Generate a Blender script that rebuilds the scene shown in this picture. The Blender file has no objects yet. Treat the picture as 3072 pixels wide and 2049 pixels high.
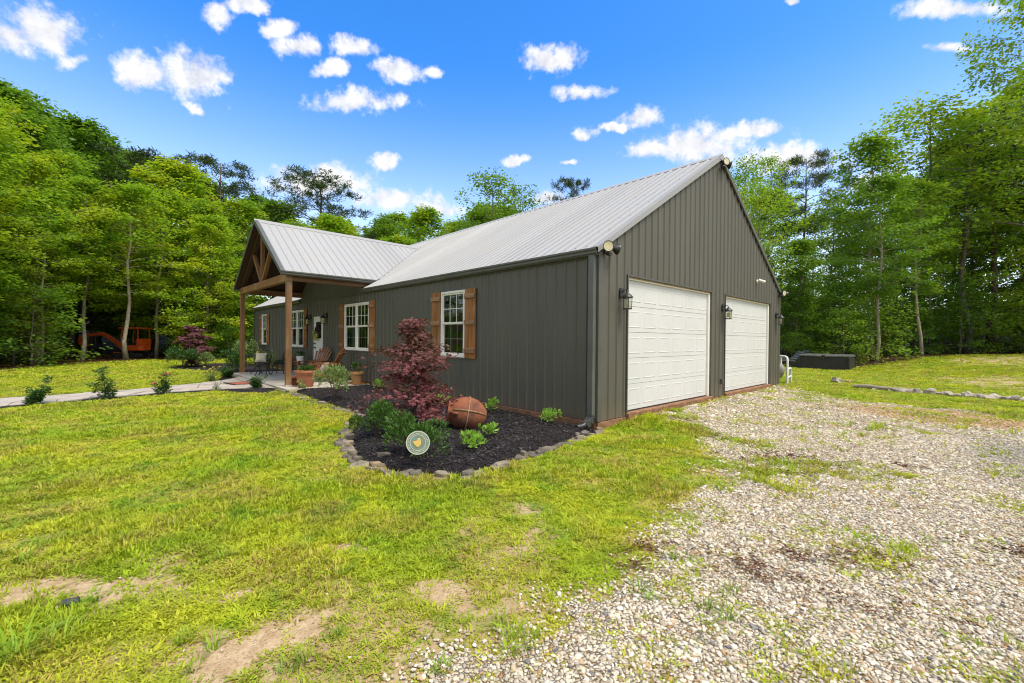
import bpy, bmesh, math, random
import numpy as np
from mathutils import Vector, Matrix, Euler

random.seed(7)
rng = np.random.default_rng(11)
S = bpy.context.scene
COL = S.collection
R = math.radians

# ------------------------------------------------------------------ camera
FPX, CAM = 1298.812, np.array([4.1065, -5.7698, 1.3258])      # focal length in px of a 3072 px wide picture
YAW, PITCH, ROLL, V0 = 0.8145, -0.005, 0.0099, 1022.4867
_fw = np.array([-math.sin(YAW) * math.cos(PITCH), math.cos(YAW) * math.cos(PITCH), math.sin(PITCH)])
_r = np.array([math.cos(YAW), math.sin(YAW), 0.0])
_u = np.cross(_r, _fw)
_r2 = _r * math.cos(ROLL) + _u * math.sin(ROLL)
_u2 = np.cross(_r2, _fw)
cd = bpy.data.cameras.new("camera")
cd.sensor_width = 36.0
cd.lens = 36.0 * FPX / 3072.0
cd.clip_start, cd.clip_end = 0.05, 3000.0
cd.shift_y = (V0 - 1024.5) / 3072.0
cam = bpy.data.objects.new("camera", cd)
cam.matrix_world = Matrix(((_r2[0], _u2[0], -_fw[0], CAM[0]), (_r2[1], _u2[1], -_fw[1], CAM[1]),
                           (_r2[2], _u2[2], -_fw[2], CAM[2]), (0, 0, 0, 1)))
COL.objects.link(cam)
S.camera = cam


def ray(px, py):
    return _fw + _r2 * ((px - 1536) / FPX) + _u2 * ((V0 - py) / FPX)


def at_z(px, py, z):
    d = ray(px, py)
    return CAM + d * ((z - CAM[2]) / d[2])


def project(P):
    d = np.asarray(P, float) - CAM
    dep = d @ _fw
    return 1536 + FPX * (d @ _r2) / dep, V0 - FPX * (d @ _u2) / dep, dep


# ------------------------------------------------------------------ light
S.view_settings.view_transform = 'Standard'
S.view_settings.look = 'None'
S.view_settings.exposure = EXPOSURE = 1.0
S.view_settings.gamma = 1.0
S.view_settings.use_curve_mapping = False
S.cycles.use_denoising = True
S.cycles.max_bounces = 6
S.cycles.filter_width = 1.1
S.cycles.diffuse_bounces = 3
S.cycles.glossy_bounces = 3
S.cycles.transmission_bounces = 4
S.cycles.transparent_max_bounces = 6
S.cycles.sample_clamp_indirect = 6.0

SUN_EL, SUN_VEC = 61.0, (0.95, 0.12)                     # direction towards the sun on the ground plane
_n = math.hypot(*SUN_VEC)
sun_dir = Vector((SUN_VEC[0] / _n * math.cos(R(SUN_EL)), SUN_VEC[1] / _n * math.cos(R(SUN_EL)), math.sin(R(SUN_EL))))
sd = bpy.data.lights.new("sun", 'SUN')
sd.energy = 2.3
sd.angle = R(26)
sd.color = (1.0, 0.92, 0.79)
sun = bpy.data.objects.new("sun", sd)
sun.rotation_euler = sun_dir.to_track_quat('Z', 'Y').to_euler()
COL.objects.link(sun)

W = bpy.data.worlds.new("World")
S.world = W
W.use_nodes = True
wt = W.node_tree
wn, wl = wt.nodes, wt.links
for n in list(wn):
    wn.remove(n)


def wnode(t, **kw):
    n = wn.new(t)
    for k, v in kw.items():
        setattr(n, k, v)
    return n


def wmath(op, a, b=None, clamp=False):
    n = wnode('ShaderNodeMath', operation=op, use_clamp=clamp)
    for i, v in enumerate((a, b)):
        if v is None:
            continue
        if isinstance(v, (int, float)):
            n.inputs[i].default_value = v
        else:
            wl.new(v, n.inputs[i])
    return n.outputs[0]


sky = wnode('ShaderNodeTexSky', sky_type='NISHITA', sun_disc=False)
sky.sun_elevation = R(SUN_EL)
sky.sun_rotation = math.atan2(SUN_VEC[0], SUN_VEC[1])
sky.altitude = 0
sky.air_density = 1.0
sky.dust_density = 0.9
sky.ozone_density = 2.0
hs = wnode('ShaderNodeHueSaturation')
hs.inputs['Hue'].default_value = 0.508
_sp = wnode('ShaderNodeSeparateXYZ')
_ms = wnode('ShaderNodeMapRange', interpolation_type='SMOOTHSTEP')       # the air is hazier low down
_ms.inputs['From Min'].default_value = 0.02; _ms.inputs['From Max'].default_value = 0.55
_ms.inputs['To Min'].default_value = 0.72; _ms.inputs['To Max'].default_value = 1.42
wl.new(_sp.outputs['Z'], _ms.inputs['Value']); wl.new(_ms.outputs[0], hs.inputs['Saturation'])
hs.inputs['Value'].default_value = 1.28
wl.new(sky.outputs[0], hs.inputs['Color'])
tc = wnode('ShaderNodeTexCoord')
D = tc.outputs['Generated']
wl.new(D, _sp.inputs[0])


def wnoise(vec, scale, detail, rough=0.55):
    n = wnode('ShaderNodeTexNoise')
    n.inputs['Scale'].default_value = scale
    n.inputs['Detail'].default_value = detail
    n.inputs['Roughness'].default_value = rough
    wl.new(vec, n.inputs['Vector'])
    return n


# warp the viewing direction a little so that cloud outlines billow
nz = wnoise(D, 9.0, 6, 0.6)
sub = wnode('ShaderNodeVectorMath', operation='SUBTRACT')
wl.new(nz.outputs['Color'], sub.inputs[0]); sub.inputs[1].default_value = (0.5, 0.5, 0.5)
scl = wnode('ShaderNodeVectorMath', operation='SCALE')
wl.new(sub.outputs[0], scl.inputs[0]); scl.inputs['Scale'].default_value = 0.06
add = wnode('ShaderNodeVectorMath', operation='ADD')
wl.new(D, add.inputs[0]); wl.new(scl.outputs[0], add.inputs[1])
DW = add.outputs[0]
# cumulus clouds of this sky: centre and half size in the 2351 px wide overview of the photograph
CL = [(105, 62, 125, 46), (20, 75, 60, 35), (155, 130, 36, 18), (335, 180, 60, 42), (450, 178, 90, 62), (440, 250, 24, 12),
      (500, 32, 48, 26), (575, 14, 55, 17), (640, 68, 38, 20), (690, 105, 52, 20), (795, 108, 62, 24), (760, 158, 42, 18),
      (905, 160, 72, 26), (995, 158, 26, 12), (820, 238, 118, 26), (875, 362, 38, 19), (730, 418, 130, 36), (900, 462, 120, 28),
      (1268, 135, 82, 34), (1330, 205, 72, 15), (1468, 272, 58, 26), (1410, 290, 32, 10), (1600, 330, 130, 40), (1740, 300, 90, 18),
      (1500, 345, 85, 20), (1820, 362, 150, 34), (1180, 370, 36, 11), (1310, 370, 22, 8), (1345, 300, 30, 12), (2180, 112, 55, 14),
      (2190, 12, 130, 22), (1815, 10, 18, 8), (1250, 455, 50, 16), (2290, 300, 110, 40), (1000, 480, 80, 18), (2050, 420, 120, 30)]
dist = None
for (qx, qy, hw, hh) in CL:
    k = 3072.0 / 2351.0
    d = ray(qx * k, qy * k)
    L = np.linalg.norm(d)
    c = d / L
    # a frame on the dome: one axis along the cloud, one across it, y outwards
    ax_ = _r2 - c * (c @ _r2)
    az_ = _u2 - c * (c @ _u2)
    w = hw * k / FPX / L * np.linalg.norm(ax_) * 1.08
    h = hh * k / FPX / L * np.linalg.norm(az_) * 1.18
    ax_ = ax_ / np.linalg.norm(ax_)
    az_ = np.cross(ax_, c)
    rot_ = Matrix(((ax_[0], c[0], az_[0]), (ax_[1], c[1], az_[1]), (ax_[2], c[2], az_[2]))).to_euler('XYZ')
    m = wnode('ShaderNodeMapping', vector_type='TEXTURE')
    m.inputs['Location'].default_value = tuple(c)
    m.inputs['Rotation'].default_value = tuple(rot_)
    m.inputs['Scale'].default_value = (w, w, h)
    wl.new(DW, m.inputs['Vector'])
    ln = wnode('ShaderNodeVectorMath', operation='LENGTH')
    wl.new(m.outputs[0], ln.inputs[0])
    if dist is None:
        dist = ln.outputs['Value']
    else:
        sm = wnode('ShaderNodeMath', operation='SMOOTH_MIN')
        wl.new(dist, sm.inputs[0]); wl.new(ln.outputs['Value'], sm.inputs[1]); sm.inputs[2].default_value = 0.25
        dist = sm.outputs[0]
n2 = wnoise(D, 20.0, 8, 0.62)
n2b = wnoise(D, 60.0, 4, 0.6)
field = wmath('SUBTRACT', 1.08, dist)
field = wmath('ADD', field, wmath('MULTIPLY', wmath('SUBTRACT', n2.outputs['Fac'], 0.5), 2.0))
field = wmath('ADD', field, wmath('MULTIPLY', wmath('SUBTRACT', n2b.outputs['Fac'], 0.5), 0.9))
mr = wnode('ShaderNodeMapRange', interpolation_type='SMOOTHSTEP')
mr.inputs['From Min'].default_value = 0.0; mr.inputs['From Max'].default_value = 0.78
wl.new(field, mr.inputs['Value'])
# denser cloud added only outside the view, as soft neutral fill light
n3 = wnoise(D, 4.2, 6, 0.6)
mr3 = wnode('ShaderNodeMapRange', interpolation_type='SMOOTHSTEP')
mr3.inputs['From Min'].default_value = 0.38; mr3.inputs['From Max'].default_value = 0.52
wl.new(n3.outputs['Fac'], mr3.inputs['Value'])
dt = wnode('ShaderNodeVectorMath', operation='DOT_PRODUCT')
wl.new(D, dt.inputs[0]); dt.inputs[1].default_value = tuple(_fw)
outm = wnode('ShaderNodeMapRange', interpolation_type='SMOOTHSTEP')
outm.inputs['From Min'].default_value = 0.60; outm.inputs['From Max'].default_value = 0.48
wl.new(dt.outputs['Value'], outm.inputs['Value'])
sep = wnode('ShaderNodeSeparateXYZ'); wl.new(D, sep.inputs[0])
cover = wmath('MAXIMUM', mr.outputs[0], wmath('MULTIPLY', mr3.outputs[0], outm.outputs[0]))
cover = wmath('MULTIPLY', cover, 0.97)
# relief: compare the billow noise with itself a little higher up
up = wnode('ShaderNodeVectorMath', operation='ADD'); wl.new(D, up.inputs[0]); up.inputs[1].default_value = (0.01, 0, 0.022)
n2u = wnoise(up.outputs[0], 22.0, 4, 0.6)
rel = wmath('SUBTRACT', n2.outputs['Fac'], n2u.outputs['Fac'])
rel = wmath('ADD', wmath('MULTIPLY', rel, 2.2), 0.75, True)
ccol = wnode('ShaderNodeMix', data_type='RGBA')
ccol.inputs['A'].default_value = (2.5, 2.65, 3.1, 1)
ccol.inputs['B'].default_value = (4.3, 4.25, 4.15, 1)
wl.new(rel, ccol.inputs['Factor'])
mx = wnode('ShaderNodeMix', data_type='RGBA')
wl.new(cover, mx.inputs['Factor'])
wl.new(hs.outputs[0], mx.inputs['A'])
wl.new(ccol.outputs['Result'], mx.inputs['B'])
bg = wnode('ShaderNodeBackground')
bg.inputs['Strength'].default_value = 0.13
wl.new(mx.outputs['Result'], bg.inputs['Color'])
wo = wnode('ShaderNodeOutputWorld')
wl.new(bg.outputs[0], wo.inputs['Surface'])
W.cycles.sampling_method = 'MANUAL'
W.cycles.sample_map_resolution = 512


# ------------------------------------------------------------------ helpers
class MB:
    """collects boxes, tubes and lathes; build() links them as ONE mesh object"""

    def __init__(self):
        self.v, self.f = [], []

    def raw(self, vs, fs):
        o = len(self.v)
        self.v += [tuple(p) for p in vs]
        self.f += [tuple(i + o for i in q) for q in fs]
        return self

    def box(self, c, s, rot=None):
        x, y, z = s[0] / 2, s[1] / 2, s[2] / 2
        vs = [Vector((a * x, b * y, d * z)) for d in (-1, 1) for b in (-1, 1) for a in (-1, 1)]
        if rot is not None:
            m = rot if isinstance(rot, Matrix) else Euler(rot).to_matrix()
            vs = [m @ p for p in vs]
        return self.raw([(p[0] + c[0], p[1] + c[1], p[2] + c[2]) for p in vs],
                        [(0, 2, 3, 1), (4, 5, 7, 6), (0, 1, 5, 4), (2, 6, 7, 3), (0, 4, 6, 2), (1, 3, 7, 5)])

    def box2(self, a, b):
        return self.box([(a[i] + b[i]) / 2 for i in range(3)], [abs(b[i] - a[i]) for i in range(3)])

    def bar(self, a, b, w, h, up=(0, 0, 1)):
        """a beam of section w x h from a to b"""
        a, b = Vector(a), Vector(b)
        d = (b - a)
        L = d.length
        d.normalize()
        s = d.cross(Vector(up))
        if s.length < 1e-4:
            s = d.cross(Vector((1, 0, 0)))
        s.normalize()
        t = s.cross(d)
        m = Matrix((d, s, t)).transposed()
        return self.box((a + b) / 2, (L, w, h), m)

    def tube(self, pts, rad, seg=6, caps=True):
        pts = [Vector(p) for p in pts]
        n = len(pts)
        if not hasattr(rad, '__len__'):
            rad = [rad] * n
        o = len(self.v)
        prev = None
        for i, p in enumerate(pts):
            d = (pts[min(i + 1, n - 1)] - pts[max(i - 1, 0)])
            if d.length < 1e-9:
                d = Vector((0, 0, 1))
            d.normalize()
            if prev is None:
                a = Vector((0, 0, 1)) if abs(d.z) < .9 else Vector((1, 0, 0))
                s = d.cross(a).normalized()
            else:
                s = (prev - d * prev.dot(d))
                s = s.normalized() if s.length > 1e-6 else d.orthogonal().normalized()
            prev = s
            t = d.cross(s)
            for k in range(seg):
                an = 2 * math.pi * k / seg
                q = p + (s * math.cos(an) + t * math.sin(an)) * rad[i]
                self.v.append(tuple(q))
        for i in range(n - 1):
            for k in range(seg):
                k2 = (k + 1) % seg
                self.f.append((o + i * seg + k, o + i * seg + k2, o + (i + 1) * seg + k2, o + (i + 1) * seg + k))
        if caps:
            self.f.append(tuple(o + k for k in reversed(range(seg))))
            self.f.append(tuple(o + (n - 1) * seg + k for k in range(seg)))
        return self

    def lathe(self, prof, c=(0, 0, 0), seg=24, m=None, close=True):
        """prof: (radius, height) pairs turned about z"""
        o = len(self.v)
        for r_, z in prof:
            for k in range(seg):
                a = 2 * math.pi * k / seg
                p = Vector((r_ * math.cos(a), r_ * math.sin(a), z))
                if m is not None:
                    p = m @ p
                self.v.append((p[0] + c[0], p[1] + c[1], p[2] + c[2]))
        for i in range(len(prof) - 1):
            for k in range(seg):
                k2 = (k + 1) % seg
                self.f.append((o + i * seg + k, o + i * seg + k2, o + (i + 1) * seg + k2, o + (i + 1) * seg + k))
        if close:
            self.f.append(tuple(o + k for k in reversed(range(seg))))
            self.f.append(tuple(o + (len(prof) - 1) * seg + k for k in range(seg)))
        return self

    def prism(self, poly, z0, z1):
        n = len(poly)
        vs = [(p[0], p[1], z0) for p in poly] + [(p[0], p[1], z1) for p in poly]
        fs = [tuple(reversed(range(n))), tuple(range(n, 2 * n))]
        fs += [(i, (i + 1) % n, (i + 1) % n + n, i + n) for i in range(n)]
        return self.raw(vs, fs)

    def build(self, name, m, parent=None, smooth=False, bevel=0.0, loc=None, kind=None):
        me = bpy.data.meshes.new(name)
        me.from_pydata(self.v, [], self.f)
        return link(name, me, m, parent, smooth, bevel, loc, kind)


def link(name, me, m, parent=None, smooth=False, bevel=0.0, loc=None, kind=None):
    if m is not None and not len(me.materials):
        me.materials.append(m)
    if bevel:
        bm = bmesh.new()
        bm.from_mesh(me)
        bmesh.ops.bevel(bm, geom=[e for e in bm.edges if len(e.link_faces) == 2 and e.calc_face_angle(0) > .6], offset=bevel,
                        segments=2, affect='EDGES', profile=.6, clamp_overlap=True)
        bm.to_mesh(me)
        bm.free()
    if smooth:
        me.polygons.foreach_set('use_smooth', [True] * len(me.polygons))
        if smooth != 'all':
            me.set_sharp_from_angle(angle=R(38))
    ob = bpy.data.objects.new(name, me)
    COL.objects.link(ob)
    if parent is not None:
        ob.parent = parent
    if loc is not None:
        ob.location = loc
    if kind:
        ob['kind'] = kind
    return ob


def np_mesh(name, V, F):
    """fast mesh from an (n,3) vertex array and an (m,k) face array"""
    me = bpy.data.meshes.new(name)
    V = np.ascontiguousarray(V, dtype=np.float32)
    F = np.ascontiguousarray(F, dtype=np.int32)
    me.vertices.add(len(V))
    me.vertices.foreach_set('co', V.ravel())
    k = F.shape[1]
    me.loops.add(F.size)
    me.loops.foreach_set('vertex_index', F.ravel())
    me.polygons.add(len(F))
    me.polygons.foreach_set('loop_start', np.arange(0, F.size, k, dtype=np.int32))
    me.update(calc_edges=True)
    me.validate()
    return me


def tag(o, label, cat, group=None):
    o['label'] = label
    o['category'] = cat
    if group:
        o['group'] = group
    return o


def thing(name, label, cat, loc=(0, 0, 0), rz=0.0, group=None):
    o = bpy.data.objects.new(name, None)
    o.empty_display_size = 0.2
    COL.objects.link(o)
    o.location = loc
    o.rotation_euler = (0, 0, rz)
    return tag(o, label, cat, group)


def copy_tree(o, parent=None):
    c = o.copy()
    COL.objects.link(c)
    c.parent = parent
    for ch in list(o.children):
        copy_tree(ch, c)
    return c


# value noise for layout decisions
_perm = rng.random((256, 256))


def vnoise(x, y, s=1.0, o=0):
    x = np.asarray(x, float) * s + 57.3 + o * 13.7
    y = np.asarray(y, float) * s + 91.1 + o * 7.9
    xi, yi = np.floor(x).astype(int), np.floor(y).astype(int)
    fx, fy = x - xi, y - yi
    fx = fx * fx * (3 - 2 * fx)
    fy = fy * fy * (3 - 2 * fy)
    g = lambda a, b: _perm[a % 256, b % 256]
    return (g(xi, yi) * (1 - fx) + g(xi + 1, yi) * fx) * (1 - fy) + (g(xi, yi + 1) * (1 - fx) + g(xi + 1, yi + 1) * fx) * fy


def fbm(x, y, s=1.0, oct=4, o=0):
    t, a, n = 0, 1.0, 0
    for i in range(oct):
        t = t + a * vnoise(x, y, s * 2 ** i, o + i)
        n += a
        a *= .55
    return t / n


def sstep(a, b, x):
    t = np.clip((np.asarray(x, float) - a) / (b - a), 0, 1)
    return t * t * (3 - 2 * t)


def sdist(poly, x, y):
    """signed distance to a polygon, positive inside"""
    x, y = np.asarray(x, float), np.asarray(y, float)
    dmin = np.full(x.shape, 1e9)
    ins = np.zeros(x.shape, bool)
    n = len(poly)
    for i in range(n):
        (x0, y0), (x1, y1) = poly[i], poly[(i + 1) % n]
        ex, ey = x1 - x0, y1 - y0
        t = np.clip(((x - x0) * ex + (y - y0) * ey) / (ex * ex + ey * ey + 1e-12), 0, 1)
        dmin = np.minimum(dmin, np.hypot(x - x0 - t * ex, y - y0 - t * ey))
        cond = (y0 > y) != (y1 > y)
        ins ^= cond & (x < ex * (y - y0) / (ey if abs(ey) > 1e-12 else 1e-12) + x0)
    return np.where(ins, dmin, -dmin)


# ------------------------------------------------------------------ materials
def new_mat(name):
    m = bpy.data.materials.new(name)
    m.use_nodes = True
    t = m.node_tree
    for n in list(t.nodes):
        t.nodes.remove(n)
    return m, t


class N:
    """small node-tree writer"""

    def __init__(self, t):
        self.t = t

    def n(self, typ, ins=None, **kw):
        nd = self.t.nodes.new(typ)
        for k, v in kw.items():
            setattr(nd, k, v)
        for k, v in (ins or {}).items():
            self.set(nd.inputs[k], v)
        return nd

    def set(self, sock, v):
        if hasattr(v, 'is_linked') or hasattr(v, 'links'):
            self.t.links.new(v, sock)
        else:
            if isinstance(v, tuple) and len(v) == 3 and sock.type == 'RGBA':
                v = (*v, 1)
            sock.default_value = v

    def noise(self, vec, scale, detail=4, rough=.55, out='Fac', dist=0.0):
        return self.n('ShaderNodeTexNoise', {'Vector': vec, 'Scale': scale, 'Detail': detail, 'Roughness': rough, 'Distortion': dist}).outputs[out]

    def ramp(self, fac, a, b):
        return self.n('ShaderNodeMapRange', {'Value': fac, 'From Min': a, 'From Max': b}, interpolation_type='SMOOTHSTEP').outputs[0]

    def mix(self, fac, a, b, mode='MIX'):
        nd = self.n('ShaderNodeMix', data_type='RGBA', blend_type=mode)
        self.set(nd.inputs['Factor'], fac); self.set(nd.inputs['A'], a); self.set(nd.inputs['B'], b)
        return nd.outputs['Result']

    def math(self, op, a, b=0.0, clamp=False):
        nd = self.n('ShaderNodeMath', operation=op, use_clamp=clamp)
        self.set(nd.inputs[0], a); self.set(nd.inputs[1], b)
        return nd.outputs[0]

    def bump(self, h, strength=.3, dist=.01):
        return self.n('ShaderNodeBump', {'Height': h, 'Strength': strength, 'Distance': dist}).outputs[0]

    def mapped(self, scale=(1, 1, 1), coord='Object'):
        tc_ = self.n('ShaderNodeTexCoord')
        return self.n('ShaderNodeMapping', {'Vector': tc_.outputs[coord], 'Scale': scale}).outputs[0]

    def pos(self, scale=(1, 1, 1)):
        g = self.n('ShaderNodeNewGeometry')
        return self.n('ShaderNodeMapping', {'Vector': g.outputs['Position'], 'Scale': scale}).outputs[0]

    def finish(self, bsdf):
        o = self.n('ShaderNodeOutputMaterial')
        self.t.links.new(bsdf, o.inputs['Surface'])

    def principled(self, color, rough=.6, normal=None, metallic=0.0, spec=.5, **kw):
        ins = {'Base Color': color, 'Roughness': rough, 'Metallic': metallic, 'Specular IOR Level': spec}
        if normal is not None:
            ins['Normal'] = normal
        ins.update(kw)
        return self.n('ShaderNodeBsdfPrincipled', ins).outputs[0]


def simple(name, c, c2=None, rough=.6, scale=6.0, bump=.0, metallic=0.0, spec=.5, stretch=(1, 1, 1), bscale=None, world=False, rvar=0.0):
    m, t = new_mat(name)
    q = N(t)
    v = q.pos(stretch) if world else q.mapped(stretch)
    c2 = c2 or tuple(x * .72 for x in c)
    nz_ = q.noise(v, scale, 5, .6)
    col = q.mix(q.ramp(nz_, .32, .68), c, c2)
    nrm = None
    if bump:
        nrm = q.bump(q.noise(v, bscale or scale * 5, 4, .6), bump, .01)
    rg = rough
    if rvar:
        rg = q.math('ADD', q.math('MULTIPLY', nz_, rvar), rough - rvar / 2)
    q.finish(q.principled(col, rg, nrm, metallic, spec))
    return m


def wood(name, c, c2, axis='z', rough=.65, k=1.0, c3=None):
    st = {'x': (.6, 14, 14), 'y': (14, .6, 14), 'z': (14, 14, .6)}[axis]
    m, t = new_mat(name)
    q = N(t)
    v = q.mapped(tuple(a * k for a in st))
    a = q.noise(v, 2.2, 6, .65, dist=.6)
    b = q.noise(q.mapped((1, 1, 1)), 1.3, 3)
    info = q.n('ShaderNodeObjectInfo').outputs['Random']
    col = q.mix(q.ramp(a, .3, .72), c, c2)
    if c3:
        col = q.mix(q.math('MULTIPLY', q.ramp(b, .5, .75), .7), col, c3)
    f = q.math('ADD', q.math('MULTIPLY', info, .35), .82)
    col = q.mix(1.0, col, q.n('ShaderNodeCombineColor', {'Red': f, 'Green': f, 'Blue': f}).outputs[0], 'MULTIPLY')
    q.finish(q.principled(col, rough, q.bump(a, .5, .004)))
    return m


def leafmat(name, ca, cb, cc=None, trans=.45, rough=.5, tint=.5):
    """leaves: colour varies per leaf and per plant, light passes through"""
    m, t = new_mat(name)
    q = N(t)
    g = q.n('ShaderNodeNewGeometry')
    oi = q.n('ShaderNodeObjectInfo')
    ri = g.outputs['Random Per Island']
    col = q.mix(ri, ca, cb)
    if cc:
        col = q.mix(q.ramp(q.noise(q.pos(), .55, 2), .42, .66), col, cc)
    f = q.math('ADD', q.math('MULTIPLY', oi.outputs['Random'], tint), 1 - tint * .5)
    f2 = q.math('ADD', q.math('MULTIPLY', oi.outputs['Random'], tint * .55), 1 - tint * .28)
    col = q.mix(1.0, col, q.n('ShaderNodeCombineColor', {'Red': f, 'Green': f2, 'Blue': f2}).outputs[0], 'MULTIPLY')
    dif = q.principled(col, rough, spec=.3)
    tr = q.n('ShaderNodeBsdfTranslucent', {'Color': q.mix(1.0, col, (1.15, 1.1, .45), 'MULTIPLY')}).outputs[0]
    mxn = q.n('ShaderNodeMixShader', {0: trans})
    t.links.new(dif, mxn.inputs[1]); t.links.new(tr, mxn.inputs[2])
    q.finish(mxn.outputs[0])
    return m


M = {}
M['siding'] = None
m, t = new_mat('painted_steel_siding'); q = N(t)
v = q.pos((1, 1, .25))
s1 = q.noise(v, 2.0, 5); s2 = q.noise(q.pos((9, 9, .4)), 1.0, 4)
col = q.mix(q.ramp(s1, .3, .7), (.103, .098, .074), (.092, .088, .067))
col = q.mix(q.math('MULTIPLY', q.ramp(s2, .55, .8), .35), col, (.115, .10, .075))
zc = q.n('ShaderNodeSeparateXYZ', {0: q.pos()}).outputs['Z']
splash = q.math('MULTIPLY', q.ramp(q.math('ADD', zc, q.math('MULTIPLY', q.noise(q.pos((5, 5, 2)), 2.0, 5), -.5)), .12, -.32), .55)   # mud splashed up from the soil
col = q.mix(splash, col, (.17, .125, .08))
q.finish(q.principled(col, q.math('ADD', q.math('MULTIPLY', s1, .25), .36), q.bump(q.noise(q.pos((1, 1, .3)), 3.0, 2), .2, .03), 0.0, .45))
M['siding'] = m
M['trim'] = simple('dark_steel_trim', (.095, .095, .082), (.075, .075, .065), .42, 3)
M['gutter'] = simple('painted_gutter', (.115, .118, .102), (.09, .092, .08), .4, 2)
m, t = new_mat('bare_steel_roofing'); q = N(t)
oi = q.n('ShaderNodeObjectInfo').outputs['Random']
s1 = q.noise(q.pos(), 1.1, 5); s2 = q.noise(q.pos((.5, 6, 6)), 1.0, 4)
base = q.mix(oi, (.295, .297, .293), (.355, .357, .353))
base = q.mix(q.math('MULTIPLY', q.ramp(s1, .45, .75), .5), base, (.345, .335, .305))
base = q.mix(q.math('MULTIPLY', q.ramp(s2, .6, .8), .25), base, (.33, .32, .30))
q.finish(q.principled(base, q.math('ADD', q.math('MULTIPLY', s1, .2), .46), q.bump(s1, .08, .02), .0, .3))
M['roof'] = m
M['white'] = simple('white_vinyl', (.80, .77, .69), (.75, .72, .64), .45, 3)
M['garage'] = simple('white_garage_steel', (.61, .62, .595), (.58, .59, .565), .48, 1.3, world=True, bump=.02, bscale=60)
M['doorwhite'] = simple('white_door_paint', (.74, .73, .68), (.66, .65, .6), .5, 3)
M['black'] = simple('black_metal', (.016, .016, .017), (.03, .028, .026), .42, 20)
M['iron'] = simple('cast_iron', (.012, .012, .013), (.03, .03, .03), .5, 30, bump=.2)
M['wood_z'] = wood('stained_post_wood', (.25, .125, .042), (.12, .055, .018), 'z', c3=(.30, .20, .095))
M['wood_x'] = wood('stained_beam_wood', (.27, .13, .042), (.13, .058, .018), 'x', c3=(.31, .20, .09))
M['wood_y'] = wood('stained_beam_wood_side', (.22, .105, .036), (.11, .05, .017), 'y')
M['shutter'] = wood('stained_cedar', (.36, .15, .032), (.15, .052, .012), 'z', c3=(.40, .25, .13))
M['batten'] = wood('weathered_batten', (.36, .21, .11), (.17, .075, .03), 'x', c3=(.45, .33, .23))
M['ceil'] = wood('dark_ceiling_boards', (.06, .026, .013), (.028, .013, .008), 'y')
M['oak'] = wood('varnished_chair_wood', (.33, .135, .045), (.17, .06, .02), 'z', .4)
m, t = new_mat('window_glass'); q = N(t)
fr = q.n('ShaderNodeFresnel', {'IOR': 1.52}).outputs[0]
gl = q.n('ShaderNodeBsdfGlossy', {'Color': (.9, .95, .93, 1), 'Roughness': .015}).outputs[0]
tr = q.n('ShaderNodeBsdfTransparent', {'Color': (.62, .70, .66, 1)}).outputs[0]
ms = q.n('ShaderNodeMixShader', {0: q.math('ADD', q.math('MULTIPLY', fr, 1.3), .04, True)})
t.links.new(tr, ms.inputs[1]); t.links.new(gl, ms.inputs[2]); q.finish(ms.outputs[0]); M['glass'] = m
m, t = new_mat('lamp_glass'); q = N(t)
gl = q.n('ShaderNodeBsdfGlossy', {'Color': (.9, .9, .85, 1), 'Roughness': .1}).outputs[0]
tr = q.n('ShaderNodeBsdfTransparent', {'Color': (.86, .85, .78, 1)}).outputs[0]
ms = q.n('ShaderNodeMixShader', {0: .16}); t.links.new(tr, ms.inputs[1]); t.links.new(gl, ms.inputs[2]); q.finish(ms.outputs[0]); M['lampglass'] = m
M['curtain'] = simple('green_curtain', (.10, .22, .13), (.05, .13, .075), .9, 8, stretch=(8, 8, .2))
M['room'] = simple('room_wall', (.22, .21, .18), (.16, .15, .13), .9, 2)
M['slab'] = simple('stained_concrete_edge', (.28, .145, .07), (.16, .075, .038), .9, 5, .4, stretch=(1, 1, 3), world=True)
M['concrete'] = simple('porch_concrete', (.47, .43, .35), (.36, .33, .27), .85, 1.6, .25, world=True)
M['terracotta'] = simple('terracotta', (.46, .17, .085), (.38, .14, .075), .8, 4, .15)
M['clay'] = simple('old_clay', (.27, .088, .036), (.085, .032, .018), .82, 3.2, .6)
M['stone'] = simple('slate_stone', (.27, .22, .155), (.12, .10, .078), .9, 5, .8, world=True)
m, t = new_mat('edging_stone'); q = N(t)
oi = q.n('ShaderNodeObjectInfo').outputs['Random']
n1 = q.noise(q.pos(), 6, 5, .65)
c1 = q.mix(q.ramp(oi, .2, .8), (.30, .25, .18), (.17, .15, .125))
c1 = q.mix(q.ramp(oi, .82, .9), c1, (.33, .24, .14))
c1 = q.mix(q.ramp(n1, .35, .7), c1, (.085, .072, .058))
q.finish(q.principled(c1, .9, q.bump(q.noise(q.pos(), 22, 5, .65), .9, .012), spec=.2))
M['stone'] = m
M['flag'] = simple('flagstone', (.46, .41, .35), (.33, .29, .25), .88, 3.2, .6, world=True)
M['rockw'] = simple('pale_rock', (.46, .41, .33), (.24, .20, .15), .9, 6, .9, world=True)
M['soil'] = simple('potting_soil', (.03, .02, .014), (.015, .011, .008), .95, 30, .6)
M['pvc'] = simple('white_pvc', (.78, .77, .72), (.66, .65, .6), .4, 4)
M['tank'] = simple('tan_pressure_tank', (.30, .27, .22), (.24, .22, .18), .42, 2)
M['orange'] = simple('orange_machine_paint', (.85, .13, .02), (.72, .09, .015), .4, 3)
M['rubber'] = simple('black_rubber', (.02, .02, .02), (.035, .033, .03), .8, 12, .3)
M['steel'] = simple('bright_steel', (.6, .6, .6), (.5, .5, .5), .25, 5, metallic=1.0)
M['tub'] = simple('dark_tub_cladding', (.022, .022, .022), (.034, .033, .03), .5, 4)
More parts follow.
